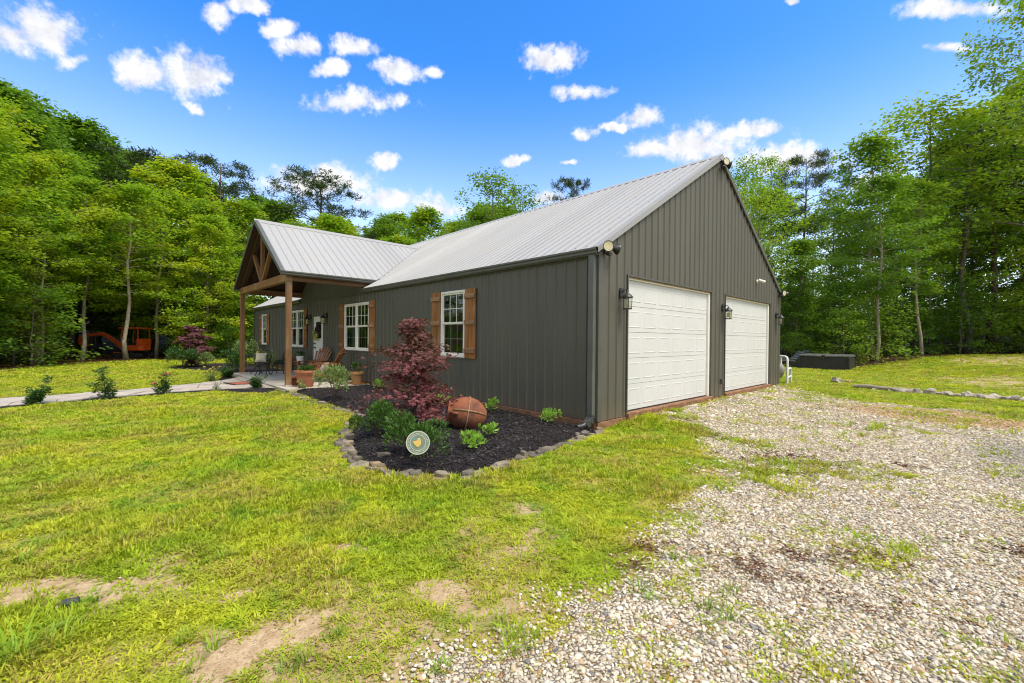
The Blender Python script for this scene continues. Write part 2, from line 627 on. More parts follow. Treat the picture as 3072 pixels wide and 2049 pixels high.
M['cover'] = simple('grey_vinyl_cover', (.11, .11, .10), (.07, .07, .065), .5, 3, .2)
M['cushion'] = simple('cream_cloth', (.58, .52, .40), (.48, .42, .32), .95, 9, .3)
M['cushion2'] = simple('striped_cloth', (.62, .54, .33), (.5, .45, .40), .95, 5, .2)
M['yellow'] = simple('yellow_enamel', (.72, .56, .03), (.64, .48, .02), .4, 5)
M['lens'] = simple('frosted_lamp_lens', (.66, .60, .38), (.52, .47, .28), .35, 30)
M['bark'] = simple('grey_bark', (.20, .165, .125), (.085, .07, .055), .95, 3, .9, stretch=(3, 3, .7), bscale=9)
M['palebark'] = simple('pale_bark', (.42, .36, .27), (.23, .19, .14), .95, 4, .8, stretch=(2, 2, .8), bscale=9)
M['pinebark'] = simple('pine_bark', (.13, .085, .06), (.05, .035, .028), .95, 3, 1.0, stretch=(3, 3, .8), bscale=8)
M['twig'] = simple('brown_twig', (.08, .05, .035), (.04, .026, .02), .9, 10)
M['greenstem'] = simple('green_stem', (.10, .15, .04), (.07, .10, .03), .8, 10)
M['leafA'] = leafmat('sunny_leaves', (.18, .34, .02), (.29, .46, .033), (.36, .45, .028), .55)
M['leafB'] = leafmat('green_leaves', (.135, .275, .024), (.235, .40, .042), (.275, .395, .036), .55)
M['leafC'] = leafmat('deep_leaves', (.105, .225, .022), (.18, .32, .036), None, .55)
M['needle'] = leafmat('pine_needles', (.035, .07, .016), (.07, .11, .022), None, .22, tint=.3)
M['red'] = leafmat('red_maple_leaves', (.14, .034, .046), (.30, .115, .12), (.12, .06, .04), .34)
M['shrubleaf'] = leafmat('shrub_leaves', (.035, .095, .020), (.085, .18, .03), None, .25, .4)
M['shrublight'] = leafmat('variegated_leaves', (.12, .21, .05), (.32, .40, .16), None, .3, .4)
M['lime'] = leafmat('lime_leaves', (.20, .40, .05), (.32, .52, .09), None, .4, .4, .2)
M['petalp'] = leafmat('pink_petals', (.65, .10, .16), (.75, .30, .32), None, .3)
M['petalw'] = leafmat('pale_petals', (.75, .70, .55), (.72, .62, .30), None, .3)
M['petaly'] = leafmat('yellow_petals', (.75, .55, .04), (.70, .62, .12), None, .3)
M['vine'] = simple('grapevine', (.045, .025, .018), (.02, .012, .01), .9, 15)


# ------------------------------------------------------------------ the lie of the land
BED = [(-8.0, -.02), (-8.02, -2.24), (-7.34, -2.25), (-6.66, -2.25), (-5.89, -2.29), (-5.01, -2.36), (-4.37, -2.30), (-3.85, -2.30), (-3.2, -2.52),
       (-2.06, -3.20), (-1.66, -3.36), (-1.31, -3.48), (-.9, -3.58), (-.54, -3.62), (-.2, -3.60), (.01, -3.52), (.2, -3.38), (.38, -3.2),
       (.47, -2.9), (.48, -2.6), (.36, -2.0), (.33, -1.57), (.27, -1.2), (.16, -.78), (.1, -.2), (.03, -.02)]
PATH_N = [(-8.3, -13.0), (-8.55, -10.0), (-8.84, -7.23), (-8.94, -6.79), (-9.26, -5.88), (-9.32, -5.52), (-9.6, -4.56), (-9.61, -3.61), (-9.21, -2.85), (-9.0, -2.32)]
PATH_F = [(-9.9, -13.0), (-10.2, -10.0), (-10.39, -7.41), (-10.5, -6.74), (-10.58, -5.87), (-10.9, -5.0), (-11.45, -3.85), (-12.2, -2.9), (-13.0, -2.55), (-13.4, -2.32)]
PATH = PATH_N + PATH_F[::-1]
STRIP = [(x + .34, y - (.05 if i else 0)) for i, (x, y) in enumerate(PATH_N[:-2])] + [(-8.1, -2.95), (-8.0, -2.3)] + \
        [(-14.9, -2.3), (-14.7, -2.75), (-13.6, -2.85), (-12.45, -3.15)] + [(x - .16, y) for x, y in PATH_F[:-3][::-1]]
ISLAND = [(-19.9, -3.9), (-18.6, -3.5), (-17.2, -2.7), (-15.0, -2.2), (-14.95, 0), (-21.7, 0), (-22.6, -1.6), (-21.4, -3.3)]
GRAVEL = [(-.05, 1.72), (.3, 1.62), (1.08, 1.2), (1.6, .3), (2.02, -.76), (2.3, -1.6), (2.43, -2.39), (2.64, -3.21), (2.56, -3.9), (2.5, -4.36), (2.55, -4.62), (2.8, -5.6),
          (3.2, -8.5), (16, -9), (16, 9.2), (8, 8.6), (4.86, 7.86), (3.55, 7.6), (2.05, 7.8), (.6, 9.0), (.04, 9.4), (-.05, 9.4)]
WOODS_L = [(-12, -22), (-16.5, -13.5), (-20.6, -8.7), (-23.8, -7.85), (-25.5, -6.7), (-26.9, -5.0), (-28.0, -3.45), (-26.8, -1.2), (-27, 10), (-27, 24), (-300, 24), (-300, -300), (-60, -300)]
WOODS_R = [(-300, 23.5), (-8, 24), (-2.5, 23.6), (0., 22.9), (1.5, 25.6), (3, 30), (5, 33), (9, 32), (13, 26), (20, 19), (40, 10), (300, 0), (300, 300), (-300, 300)]
BARE = [(.72, -5.78, .62, .20, .95), (.60, -5.52, .35, .14, .8), (.40, -5.40, .25, .1, .6), (1.86, -5.33, .26, .20, 1.15), (1.80, -5.05, .24, .16, .95), (2.05, -5.18, .28, .16, .7),
        (1.27, -5.25, .16, .10, .8), (1.17, -4.56, .17, .09, 1.0), (2.05, -4.34, .20, .12, .9), (2.25, -4.36, .20, .12, .8), (1.62, -5.6, .3, .2, .45),
        (1.1, -1.2, .35, .6, .55), (1.45, -2.0, .35, .4, .6), (.75, -2.3, .3, .3, .4), (1.9, -3.6, .5, .5, .5), (-.2, -6.3, .5, .3, .6), (1.5, -3.2, .25, .2, .5), (2.25, -4.75, .45, .35, .55), (1.75, -4.75, .3, .25, .45), (2.5, -4.9, .3, .3, .6)]


def gz(x, y):
    x, y = np.asarray(x, float), np.asarray(y, float)
    xc = np.clip(x, -4, 9)
    st = np.interp(xc, [-4, -1, 5, 9], [23, 22.5, 13, 11])
    en = np.interp(xc, [-4, -1, 5, 9], [31, 30, 33, 30])
    am = np.interp(xc, [-8, -1, 5, 9], [.3, .55, .75, .8])
    z = -.12 + am * sstep(st, en, y) * (x > -40)
    z = z + (fbm(x, y, .5, 3) - .5) * .05 + (fbm(x, y, 2.6, 2, 3) - .5) * .025 * sstep(26, 6, np.hypot(x - 4, y + 5))
    z = z + .085 * sstep(1.7, .15, x) * sstep(.3, 1.3, y) * sstep(10.4, 9.3, y) * (x > -1)      # gravel heaped up against the garage sill
    far = np.hypot(x + 5, y - 5)
    return z + sstep(38, 105, far) * 7.0


def bare_amount(x, y):
    b = np.zeros(np.shape(x))
    n = fbm(x, y, 5.0, 3, 21)
    for (cx, cy, rx, ry, a) in BARE:
        # patches run across the view, along the camera's right-hand direction
        dx, dy = x - cx, y - cy
        p, q_ = dx * .686 + dy * .727, -dx * .727 + dy * .686
        d = np.hypot(p / rx, q_ / ry)
        b = np.maximum(b, a * sstep(1.55, .30, d + (n - .5) * 1.5))
    return b


def spaced(breaks):
    out = []
    for (a, b, h) in breaks:
        n = max(1, int(round((b - a) / h)))
        out += list(np.linspace(a, b, n, endpoint=False))
    out.append(breaks[-1][1])
    return np.array(out)


gxs = spaced([(-420, -120, 30), (-120, -44, 6), (-44, -22, 1.0), (-22, -8, .32), (-8, -1, .16), (-1, 4.6, .075), (4.6, 10, .2), (10, 30, 1.2), (30, 120, 6), (120, 420, 30)])
gys = spaced([(-420, -120, 30), (-120, -30, 6), (-30, -12, 1.2), (-12, -6.6, .3), (-6.6, -1.0, .075), (-1, 3, .16), (3, 14, .3), (14, 40, .8), (40, 120, 5), (120, 420, 30)])
GX, GY = np.meshgrid(gxs, gys, indexing='xy')
GZ = gz(GX, GY)
inbed = np.maximum(sdist(BED, GX, GY), sdist(STRIP, GX, GY))
GZ = GZ - .03 * sstep(-.05, .1, inbed)
nx, ny = len(gxs), len(gys)
idx = np.arange(nx * ny).reshape(ny, nx)
F = np.stack([idx[:-1, :-1], idx[:-1, 1:], idx[1:, 1:], idx[1:, :-1]], -1).reshape(-1, 4)
me = np_mesh('ground', np.stack([GX, GY, GZ], -1).reshape(-1, 3), F)
edge = (fbm(GX, GY, .8, 3, 5) - .5) * 1.6
lit = np.maximum(sstep(-.4, .7, sdist(WOODS_L, GX, GY) + edge), sstep(-.3, .5, sdist(WOODS_R, GX, GY) + edge * .5))
gsd = sdist(GRAVEL, GX, GY)
bare = np.maximum(bare_amount(GX, GY), sstep(-.55, .15, gsd + (fbm(GX, GY, 3, 3, 9) - .5) * .9) * .75)
def tan_amount(x, y):
    n_ = (fbm(x, y, .7, 3, 31) - .5) * .7
    tn_ = np.maximum(sstep(1.1, .5, np.hypot((x - 5.4) / 3.7, (y - 17.2) / 3.4) + n_), sstep(1.1, .5, np.hypot((x - 5.8) / 3.6, (y - 27.5) / 5.2) + n_) * .95)
    return np.maximum(tn_, sstep(1.0, .5, np.hypot((x - 5.5) / 3.0, (y - 9.3) / .8) + n_) * .6)


tan = tan_amount(GX, GY)
for nm, arr in (('bare', bare), ('litter', lit), ('tan', tan)):
    at = me.attributes.new(nm, 'FLOAT', 'POINT')
    at.data.foreach_set('value', np.ascontiguousarray(arr, dtype=np.float32).ravel())
m, t = new_mat('lawn_soil'); q = N(t)
A = lambda n_: q.n('ShaderNodeAttribute', attribute_name=n_).outputs['Fac']
P = q.pos()
n1 = q.noise(P, 1.1, 5); n2_ = q.noise(P, 14, 6, .7); n3_ = q.noise(P, 70, 4, .7)
green = q.mix(q.ramp(n1, .35, .68), (.24, .28, .022), (.30, .30, .028))
green = q.mix(q.math('MULTIPLY', q.ramp(n2_, .5, .7), .75), green, (.10, .10, .028))
green = q.mix(q.math('MULTIPLY', q.ramp(n3_, .48, .66), .6), green, (.13, .095, .045))
soil = q.mix(q.ramp(n2_, .35, .65), (.60, .46, .28), (.45, .31, .17))
soil = q.mix(q.math('MULTIPLY', q.ramp(n3_, .50, .64), .5), soil, (.22, .13, .065))
lf = q.mix(q.ramp(n2_, .4, .6), (.085, .045, .026), (.045, .034, .018))
lf = q.mix(q.math('MULTIPLY', q.ramp(n3_, .52, .62), .6), lf, (.14, .075, .042))
tn = q.mix(q.ramp(n2_, .4, .6), (.46, .35, .20), (.36, .29, .13))
col = q.mix(A('tan'), green, tn)
col = q.mix(q.ramp(q.math('ADD', A('bare'), q.math('MULTIPLY', q.math('SUBTRACT', n2_, .5), .9)), .10, .62), col, soil)
col = q.mix(A('litter'), col, lf)
hgt = q.math('ADD', q.math('MULTIPLY', n2_, .6), q.math('MULTIPLY', n3_, .4))
q.finish(q.principled(col, .95, q.bump(hgt, .8, .05), spec=.1))
g = link('ground', me, m, smooth='all', kind='structure')
g['label'] = 'yellow green lawn with bare sandy patches and brown woodland floor'


def surf_z(x, y):
    return gz(x, y)


# gravel drive: a sheet just above the ground, ragged where grass invades it
dxs, dys = np.arange(-.08, 15.0, .07), np.arange(-8.6, 9.9, .07)
DX, DY = np.meshgrid(dxs, dys, indexing='xy')
dsd = sdist(GRAVEL, DX, DY) + (fbm(DX, DY, 2.6, 4, 9) - .5) * .75
keep = (dsd > .06) & ~((DX < .02) & (DY > 0))
kc = keep[:-1, :-1] & keep[:-1, 1:] & keep[1:, 1:] & keep[1:, :-1]
idx = np.arange(DX.size).reshape(DX.shape)
F = np.stack([idx[:-1, :-1][kc], idx[:-1, 1:][kc], idx[1:, 1:][kc], idx[1:, :-1][kc]], -1)
used = np.unique(F)
remap = np.zeros(DX.size, np.int32); remap[used] = np.arange(len(used))
V = np.stack([DX, DY, gz(DX, DY) + .008], -1).reshape(-1, 3)[used]
me = np_mesh('driveway', V, remap[F])
clay_a = sstep(1.15, .35, np.hypot((V[:, 0] - 4.4) / 2.9, (V[:, 1] - 6.3) / 1.35) + (fbm(V[:, 0], V[:, 1], 1.2, 3, 41) - .5) * .8)
grey_a = sstep(1.1, .4, np.hypot((V[:, 0] - 5.4) / 1.6, (V[:, 1] - 2.6) / 2.6) + (fbm(V[:, 0], V[:, 1], 1.2, 3, 43) - .5) * .8)
for nm, arr in (('clay', clay_a), ('grey', grey_a)):
    at = me.attributes.new(nm, 'FLOAT', 'POINT')
    at.data.foreach_set('value', arr.astype(np.float32))
m, t = new_mat('gravel_bed'); q = N(t)
P = q.pos()
vo = q.n('ShaderNodeTexVoronoi', {'Vector': P, 'Scale': 44.0}, feature='F1')
ve = q.n('ShaderNodeTexVoronoi', {'Vector': P, 'Scale': 44.0}, feature='DISTANCE_TO_EDGE')
sepc = q.n('ShaderNodeSeparateColor', {'Color': vo.outputs['Color']})
st = q.mix(q.ramp(sepc.outputs[0], .1, .9), (.60, .53, .40), (.42, .36, .26))
st = q.mix(q.ramp(sepc.outputs[1], .78, .92), st, (.36, .22, .10))
st = q.mix(q.math('MULTIPLY', A('clay'), .75), st, (.46, .27, .105))
st = q.mix(q.math('MULTIPLY', A('grey'), .55), st, (.22, .215, .20))
st = q.mix(q.math('SUBTRACT', 1.0, q.ramp(ve.outputs['Distance'], 0.0, .16)), st, (.10, .075, .045))
st = q.mix(q.math('MULTIPLY', q.ramp(q.noise(P, 1.3, 4), .56, .7), .5), st, (.27, .22, .10))
q.finish(q.principled(st, .9, q.bump(ve.outputs['Distance'], .8, .03), spec=.2))
dv = link('driveway', me, m, smooth='all', kind='structure')
dv['label'] = 'pale gravel drive in front of the two garage doors'
A = None


# mulch: one raised sheet for the bed by the wall and one for the strips beside the path
def mound(name, poly, step, h, m_):
    P0, P1 = np.min(poly, 0), np.max(poly, 0)
    xs, ys = np.arange(P0[0], P1[0] + step, step), np.arange(P0[1], P1[1] + step, step)
    X, Y = np.meshgrid(xs, ys, indexing='xy')
    d = sdist(poly, X, Y)
    k = d > -.01
    kc = k[:-1, :-1] & k[:-1, 1:] & k[1:, 1:] & k[1:, :-1]
    idx = np.arange(X.size).reshape(X.shape)
    F = np.stack([idx[:-1, :-1][kc], idx[:-1, 1:][kc], idx[1:, 1:][kc], idx[1:, :-1][kc]], -1)
    used = np.unique(F)
    rm = np.zeros(X.size, np.int32); rm[used] = np.arange(len(used))
    Z = gz(X, Y) - .012 + h * sstep(0, .25, d) + (fbm(X, Y, 9, 3, 50) - .5) * .022
    return link(name, np_mesh(name, np.stack([X, Y, Z], -1).reshape(-1, 3)[used], rm[F]), m_, smooth='all')


m, t = new_mat('dark_mulch'); q = N(t)
P = q.pos()
a = q.noise(P, 38, 5, .7, dist=1.2)
c_ = q.mix(q.ramp(a, .35, .7), (.010, .008, .008), (.045, .036, .034))
q.finish(q.principled(c_, .85, q.bump(a, 1.0, .04), spec=.25))
M['mulch'] = m
BEDH, STRIPH = .085, .03
ob = mound('mulch_bed', BED, .06, BEDH, m); ob['kind'] = 'structure'; ob['label'] = 'black mulch bed between stone edging and house wall'
ob = mound('mulch_strip', STRIP, .08, STRIPH, m); ob['kind'] = 'structure'; ob['label'] = 'narrow black mulch strip along both sides of the path'
ob = mound('mulch_island', ISLAND, .12, .04, m); ob['kind'] = 'structure'; ob['label'] = 'mulch bed under shrubs beyond the porch'


def bed_z(x, y):
    d = float(sdist(BED, np.array([x]), np.array([y]))[0])
    return float(gz(x, y)) - .012 + BEDH * float(sstep(0, .25, d))


# flagstone path: irregular flat stones, each its own piece, on a bed of sand
pb = MB()
for i in range(len(PATH_N) - 1):
    q4 = [PATH_N[i], PATH_N[i + 1], PATH_F[i + 1], PATH_F[i]]
    pb.raw([(x, y, float(gz(x, y)) + .026) for x, y in q4], [(0, 1, 2, 3)])
pth = pb.build('path', simple('path_joint_sand', (.22, .19, .15), (.13, .11, .085), .95, 12, .5, world=True))
pth['kind'] = 'structure'
pth['label'] = 'flagstone path curving from the porch across the lawn'


def along(pl, s):
    pl = np.array(pl)
    L = np.r_[0, np.cumsum(np.hypot(*np.diff(pl, axis=0).T))]
    return np.array([np.interp(s * L[-1], L, pl[:, 0]), np.interp(s * L[-1], L, pl[:, 1])])


rows, cols = 17, 3
cor = {}
for i in range(rows + 1):
    for j in range(cols + 1):
        a_, b_ = along(PATH_N, i / rows), along(PATH_F, i / rows)
        tt = j / cols
        if 0 < j < cols:
            tt += random.uniform(-.09, .09)
        p = a_ * (1 - tt) + b_ * tt
        if 0 < i < rows:
            p = p + np.array([random.uniform(-.05, .05), random.uniform(-.16, .16)])
        cor[i, j] = p
for i in range(rows):
    for j in range(cols):
        ps = [cor[i, j], cor[i + 1, j], cor[i + 1, j + 1], cor[i, j + 1]]
        c = sum(ps) / 4
        poly = []
        for a_, b_ in zip(ps, ps[1:] + ps[:1]):
            poly += [c + (a_ - c) * .955, c + ((a_ + b_) / 2 - c) * random.uniform(.94, 1.0)]
        z = float(gz(c[0], c[1]))
        zz = random.uniform(.034, .05)
        pm_ = MB().prism([(p[0] - c[0], p[1] - c[1]) for p in poly], 0, zz)
        pm_.build('flagstone', M['flag'], pth, bevel=.006, loc=(c[0], c[1], z))


# ------------------------------------------------------------------ the house
# front wall in the plane y = 0 (x from -21.7 to 0), garage wall in the plane x = 0 (y from 0 to 9.54), z = 0 at the foot of the siding
HX, HY, EAVE, RIDGE = -21.7, 9.54, 2.80, 5.68
MID = HY / 2
SL = (RIDGE - EAVE) / (MID + .06)
house = thing('metal_house', 'long brown metal sided house with pale steel roof, garage doors and timber porch', 'house')
PERIOD, RIB = .2286, .022


def profile(u0, u1, phase=0.0, extra=()):
    """(u, height) along a ribbed sheet"""
    pts = []
    k0 = math.floor((u0 - phase) / PERIOD) - 1
    k1 = math.ceil((u1 - phase) / PERIOD) + 1
    for k in range(k0, k1 + 1):
        c = phase + k * PERIOD
        pts += [(c - .028, 0), (c - .012, RIB), (c + .012, RIB), (c + .028, 0)]
    us = [p[0] for p in pts]
    hs_ = [p[1] for p in pts]
    allu = sorted(set([u for u in us if u0 < u < u1] + [u0, u1] + [e for e in extra if u0 < e < u1]))
    return [(u, float(np.interp(u, us, hs_))) for u in allu]


def wall_sheets(axis, sign, const, u_start, u_end, zbot, ztop, holes, width=PERIOD * 4, phase=0.0, name='siding_panel'):
    """ribbed wall sheets; holes = (u0, u1, z0, z1); ztop is a function of u"""
    n = int(math.ceil(abs(u_end - u_start) / width))
    for i in range(n):
        a, b = u_start + i * width, min(u_start + (i + 1) * width, u_end)
        ex = [e for h in holes for e in h[:2]] + ([MID] if axis == 'y' else [])
        pr = profile(a, b, phase, ex)
        mb, mb2, solid = MB(), MB(), False
        for (ua, ha), (ub, hb) in zip(pr[:-1], pr[1:]):
            um = (ua + ub) / 2
            segs = [[(zbot, zbot), (ztop(ua), ztop(ub))]]
            for h in holes:
                if h[0] < um < h[1]:
                    new = []
                    for lo, hi in segs:
                        if h[3] <= lo[0] or h[2] >= min(hi):
                            new.append([lo, hi]); continue
                        if h[2] > lo[0]:
                            new.append([lo, (h[2], h[2])])
                        if h[3] < min(hi):
                            new.append([(h[3], h[3]), hi])
                    segs = new
            solid = solid or (len(segs) == 1 and segs[0][0][0] == zbot and segs[0][1][0] == ztop(ua))
            for si, (lo, hi) in enumerate(segs):
                pts = [(ua, ha, lo[0]), (ub, hb, lo[1]), (ub, hb, hi[1]), (ua, ha, hi[0])]
                if axis == 'x':
                    q4 = [(u, const + sign * h, z) for u, h, z in pts]
                else:
                    q4 = [(const + sign * h, u, z) for u, h, z in pts]
                (mb if lo[0] == zbot else mb2).raw(q4, [(0, 1, 2, 3)])
        if solid or not mb.f or not mb2.f:
            mb.raw(mb2.v, mb2.f).build(name, M['siding'], house)
        else:                                   # cut clean through by an opening: one piece below, one above
            mb.build(name, M['siding'], house)
            mb2.build(name, M['siding'], house)


WIN = [(-4.40, -3.485, .90, 2.39), (-9.98, -8.185, .91, 2.385), (-15.60, -13.96, .90, 2.39), (-20.16, -19.24, .91, 2.40)]
FDOOR = (-12.84, -11.93, 0.0, 2.07)
GD = [(.85, 4.36), (5.19, 8.58)]
GH = 2.43
wall_sheets('x', -1, 0.0, HX, 0.0, 0.0, lambda u: EAVE - .02, WIN + [FDOOR])
roofz = lambda y: EAVE + SL * (y + .06) if y <= MID else EAVE + SL * (HY + .06 - y)
wall_sheets('y', 1, 0.0, 0.0, HY, 0.0, lambda u: roofz(u) - .03, [(a, b, -.1, GH) for a, b in GD], phase=.30)
wall_sheets('y', -1, HX, 0.0, HY, 0.0, lambda u: roofz(u) - .03, [])
wall_sheets('x', 1, HY, HX, 0.0, 0.0, lambda u: EAVE - .02, [])

# slab edge, ledges under the garage doors
mb = MB().box2((HX + .02, .03, -.3), (-.03, HY - .03, -.004))
mb.build('floor_slab', M['slab'], house)
mb = MB().box2((-.02, -.012, -.28), (.028, .80, -.012)); mb.build('slab_edge', M['slab'], house, bevel=.008)
for (a, b) in GD:
    MB().box2((-.06, a - .03, -.26), (.075, b + .03, .055)).build('door_ledge', M['slab'], house, bevel=.012)
MB().box2((-.02, 4.40, -.28), (.03, 5.15, -.012)).build('slab_edge', M['slab'], house, bevel=.008)
MB().box2((-.02, 8.62, -.28), (.03, HY + .01, -.012)).build('slab_edge', M['slab'], house, bevel=.008)
MB().box2((-8.0, -.035, -.28), (-.02, .02, -.008)).build('slab_edge', M['slab'], house, bevel=.006)
# corner trims and base trims
for (x, y) in ((0, 0), (0, HY), (HX, 0)):
    sx, sy = (1 if x == 0 else -1), (-1 if y == 0 else 1)
    t_ = MB()
    t_.box2((x + sx * .024, y + sy * .026, .002), (x - sx * .085, y + sy * .019, EAVE - .03))
    t_.box2((x + sx * .026, y + sy * .0255, .0), (x + sx * .0195, y - sy * .085, EAVE + .0))
    t_.build('corner_trim', M['trim'], house)
# roof: ribbed sheets on both slopes, running from eave to ridge
RX0, RX1 = HX - .05, .055
EY = -.10                                     # eave line in front of the wall
ez = roofz(0) - SL * .10
PX, PHW, PZR, PZE = -11.45, 2.83, 5.00, 3.10  # porch roof: centre line, half width, ridge and eave height
PSL = (PZR - PZE) / PHW
PY0 = -2.32


def roof_y_of(z):
    return (z - EAVE) / SL - .06


def roof_sheets(front):
    n = int(math.ceil((RX1 - RX0) / .9144))
    for i in range(n):
        a, b = RX1 - (i + 1) * .9144, RX1 - i * .9144
        a = max(a, RX0)
        mb = MB()
        ex = [PX, PX - PHW, PX + PHW]
        pr = profile(a, b, .03, ex)
        nrm = Vector((0, -SL if front else SL, 1)).normalized()
        for (ua, ha), (ub, hb) in zip(pr[:-1], pr[1:]):
            q4 = []
            for (u, h, top) in ((ua, ha, 0), (ub, hb, 0), (ub, hb, 1), (ua, ha, 1)):
                if top:
                    y, z = MID, RIDGE
                else:
                    y, z = EY, ez
                    if front and abs(u - PX) < PHW - .001:
                        zz = PZR - PSL * abs(u - PX) - .03      # below the porch roof the sheet stops at the valley
                        if zz > ez:
                            z = zz
                            y = roof_y_of(zz)
                if not front:
                    y = HY - y if not top else y
                q4.append((u, y + nrm.y * h, z + nrm.z * h))
            mb.raw(q4, [(0, 1, 2, 3)] if front else [(3, 2, 1, 0)])
        mb.build('roof_panel', M['roof'], house)


roof_sheets(True)
roof_sheets(False)
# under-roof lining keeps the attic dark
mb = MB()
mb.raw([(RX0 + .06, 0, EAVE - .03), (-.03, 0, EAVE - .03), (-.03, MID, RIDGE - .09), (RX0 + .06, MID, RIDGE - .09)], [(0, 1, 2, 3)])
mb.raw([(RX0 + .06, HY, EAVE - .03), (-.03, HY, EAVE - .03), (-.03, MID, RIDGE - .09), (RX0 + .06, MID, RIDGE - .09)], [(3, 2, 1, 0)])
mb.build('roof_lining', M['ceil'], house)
# ridge cap: a folded strip sitting on the ribs
mb = MB()
o_ = .022
for s in (-1, 1):
    yy = MID + s * .16
    zz = RIDGE - SL * .16 + o_
    mb.raw([(RX0 - .01, MID, RIDGE + o_ + .012), (RX1 + .012, MID, RIDGE + o_ + .012), (RX1 + .012, yy, zz), (RX0 - .01, yy, zz)], [(0, 1, 2, 3)])
    mb.raw([(RX0 - .01, yy, zz), (RX1 + .012, yy, zz), (RX1 + .012, yy, zz - .018), (RX0 - .01, yy, zz - .018)], [(0, 1, 2, 3)])
mb.raw([(RX1 + .012, MID - .16, RIDGE - SL * .16 + o_ - .05), (RX1 + .012, MID + .16, RIDGE - SL * .16 + o_ - .05), (RX1 + .012, MID, RIDGE + o_ + .012)], [(0, 1, 2)])
mb.build('ridge_cap', M['roof'], house)
# rake trims on the garage gable: pale flat strip over a dark edge
for s, yE in ((1, EY), (-1, HY - EY)):
    a = (RX1 + .004, yE, ez + .026); b = (RX1 + .004, MID, RIDGE + .026)
    mb = MB()
    d = .13
    mb.raw([a, b, (b[0], b[1], b[2] - d), (a[0], a[1], a[2] - d * .75)], [(0, 1, 2, 3)])
    mb.raw([a, b, (b[0] - .14, b[1], b[2] + .001), (a[0] - .14, a[1], a[2] + .001)], [(3, 2, 1, 0)])
    mb.raw([(a[0], a[1], a[2] - d * .75), (b[0], b[1], b[2] - d), (b[0] - .035, b[1], b[2] - d), (a[0] - .035, a[1], a[2] - d * .75)], [(0, 1, 2, 3)])
    mb.build('rake_trim', M['roof'] if s == 1 else M['gutter'], house)
mb = MB()
mb.raw([(RX0 - .004, EY, ez + .026), (RX0 - .004, MID, RIDGE + .026), (RX0 - .004, MID, RIDGE - .1), (RX0 - .004, EY, ez - .08)], [(0, 1, 2, 3)])
mb.build('rake_trim', M['gutter'], house)


def gutter(u0, u1, fixed, ztop, along_x, out, name='gutter'):
    """K-shaped gutter; out = outward direction sign"""
    pr = [(0, 0), (0, -.115), (.055, -.118), (.085, -.085), (.088, -.05), (.108, -.03), (.108, 0), (.098, 0), (.098, -.026), (.078, -.05), (.075, -.08), (.05, -.108), (.008, -.106), (.008, 0)]
    mb = MB()
    n = len(pr)
    vs = []
    for u in (u0, u1):
        for (d, z) in pr:
            vs.append((u, fixed + out * d, ztop + z) if along_x else (fixed + out * d, u, ztop + z))
    fs = [(i, (i + 1) % n, (i + 1) % n + n, i + n) for i in range(n)] + [tuple(range(n)), tuple(range(n, 2 * n))]
    mb.raw(vs, fs)
    mb.build(name, M['gutter'], house)


gutter(PX + PHW + .02, .03, -.03, ez + .012, True, -1)
gutter(HX - .05, PX - PHW - .02, -.03, ez + .012, True, -1)
gutter(HX - .05, .03, HY + .03, ez + .012, True, 1)
MB().box2((HX, -.028, EAVE - .15), (0.02, -.02, EAVE - .02)).build('eave_trim', M['trim'], house)
# downspout at the corner with a kinked outlet and corrugated elbow
mb = MB()
mb.box2((-.125, -.115, .12), (-.015, -.032, ez - .10))
mb.build('downspout', M['gutter'], house, bevel=.01)
mb = MB()
pp = [(-.07, -.075, .13), (-.07, -.08, .06), (-.075, -.13, .0), (-.09, -.20, -.035)]
for i in range(len(pp) - 1):
    for k in range(4):
        a_, b_ = Vector(pp[i]).lerp(Vector(pp[i + 1]), k / 4), Vector(pp[i]).lerp(Vector(pp[i + 1]), (k + .6) / 4)
        mb.bar(a_, b_, .108 + .008 * (k % 2), .088 + .006 * (k % 2))
mb.build('downspout_elbow', M['gutter'], house)
mb = MB()
mb.tube([(-.09, -.19, -.03), (-.10, -.25, -.05), (-.13, -.36, -.062)], [.055, .05, .048], 12)
mb.tube([(-.13, -.361, -.062), (-.131, -.37, -.0625)], [.04, .04], 12)
mb.build('drain_adapter', M['black'], house, smooth=True)

# screws on sheets: rows of small heads too many and too small to lift one by one
sc = MB()
def screw(p, nrm, r_=.011):
    nrm = Vector(nrm).normalized()
    a_ = nrm.orthogonal().normalized(); b_ = nrm.cross(a_)
    p = Vector(p)
    vs = [p + (a_ * math.cos(k * 1.2566) + b_ * math.sin(k * 1.2566)) * r_ for k in range(5)] + [p + nrm * .009]
    sc.raw(vs, [(k, (k + 1) % 5, 5) for k in range(5)])
k = 0
x = RX1 - .1
while x > RX0 + .05:
    for j in range(8):
        tt = .03 + j * .135
        y = EY + (MID - EY) * tt; z = ez + (RIDGE - ez) * tt
        if abs(x - PX) < PHW and z < PZR - PSL * abs(x - PX) + .06:
            continue
        screw((x, y, z + .001), (0, -SL, 1), .017)
    x -= PERIOD
for z in (.06, .78, 1.62, 2.30):
    x = -.16
    while x > HX + .1:
        if not any(h[0] - .05 < x < h[1] + .05 and h[2] - .05 < z < h[3] + .05 for h in WIN + [FDOOR]):
            screw((x, -.001, z), (0, -1, 0), .008)
        x -= PERIOD
for z in (.06, .85, 1.65, 2.52, 3.3, 4.1, 4.9):
    y = .19
    while y < HY:
        if z < roofz(y) - .15 and not any(a - .05 < y < b + .05 and z < GH + .03 for a, b in GD):
            screw((.001, y, z), (1, 0, 0), .008)
        y += PERIOD
sc.build('screw_heads', simple('screw_paint', (.05, .05, .046), (.12, .12, .11), .4, 20), house, kind='stuff')


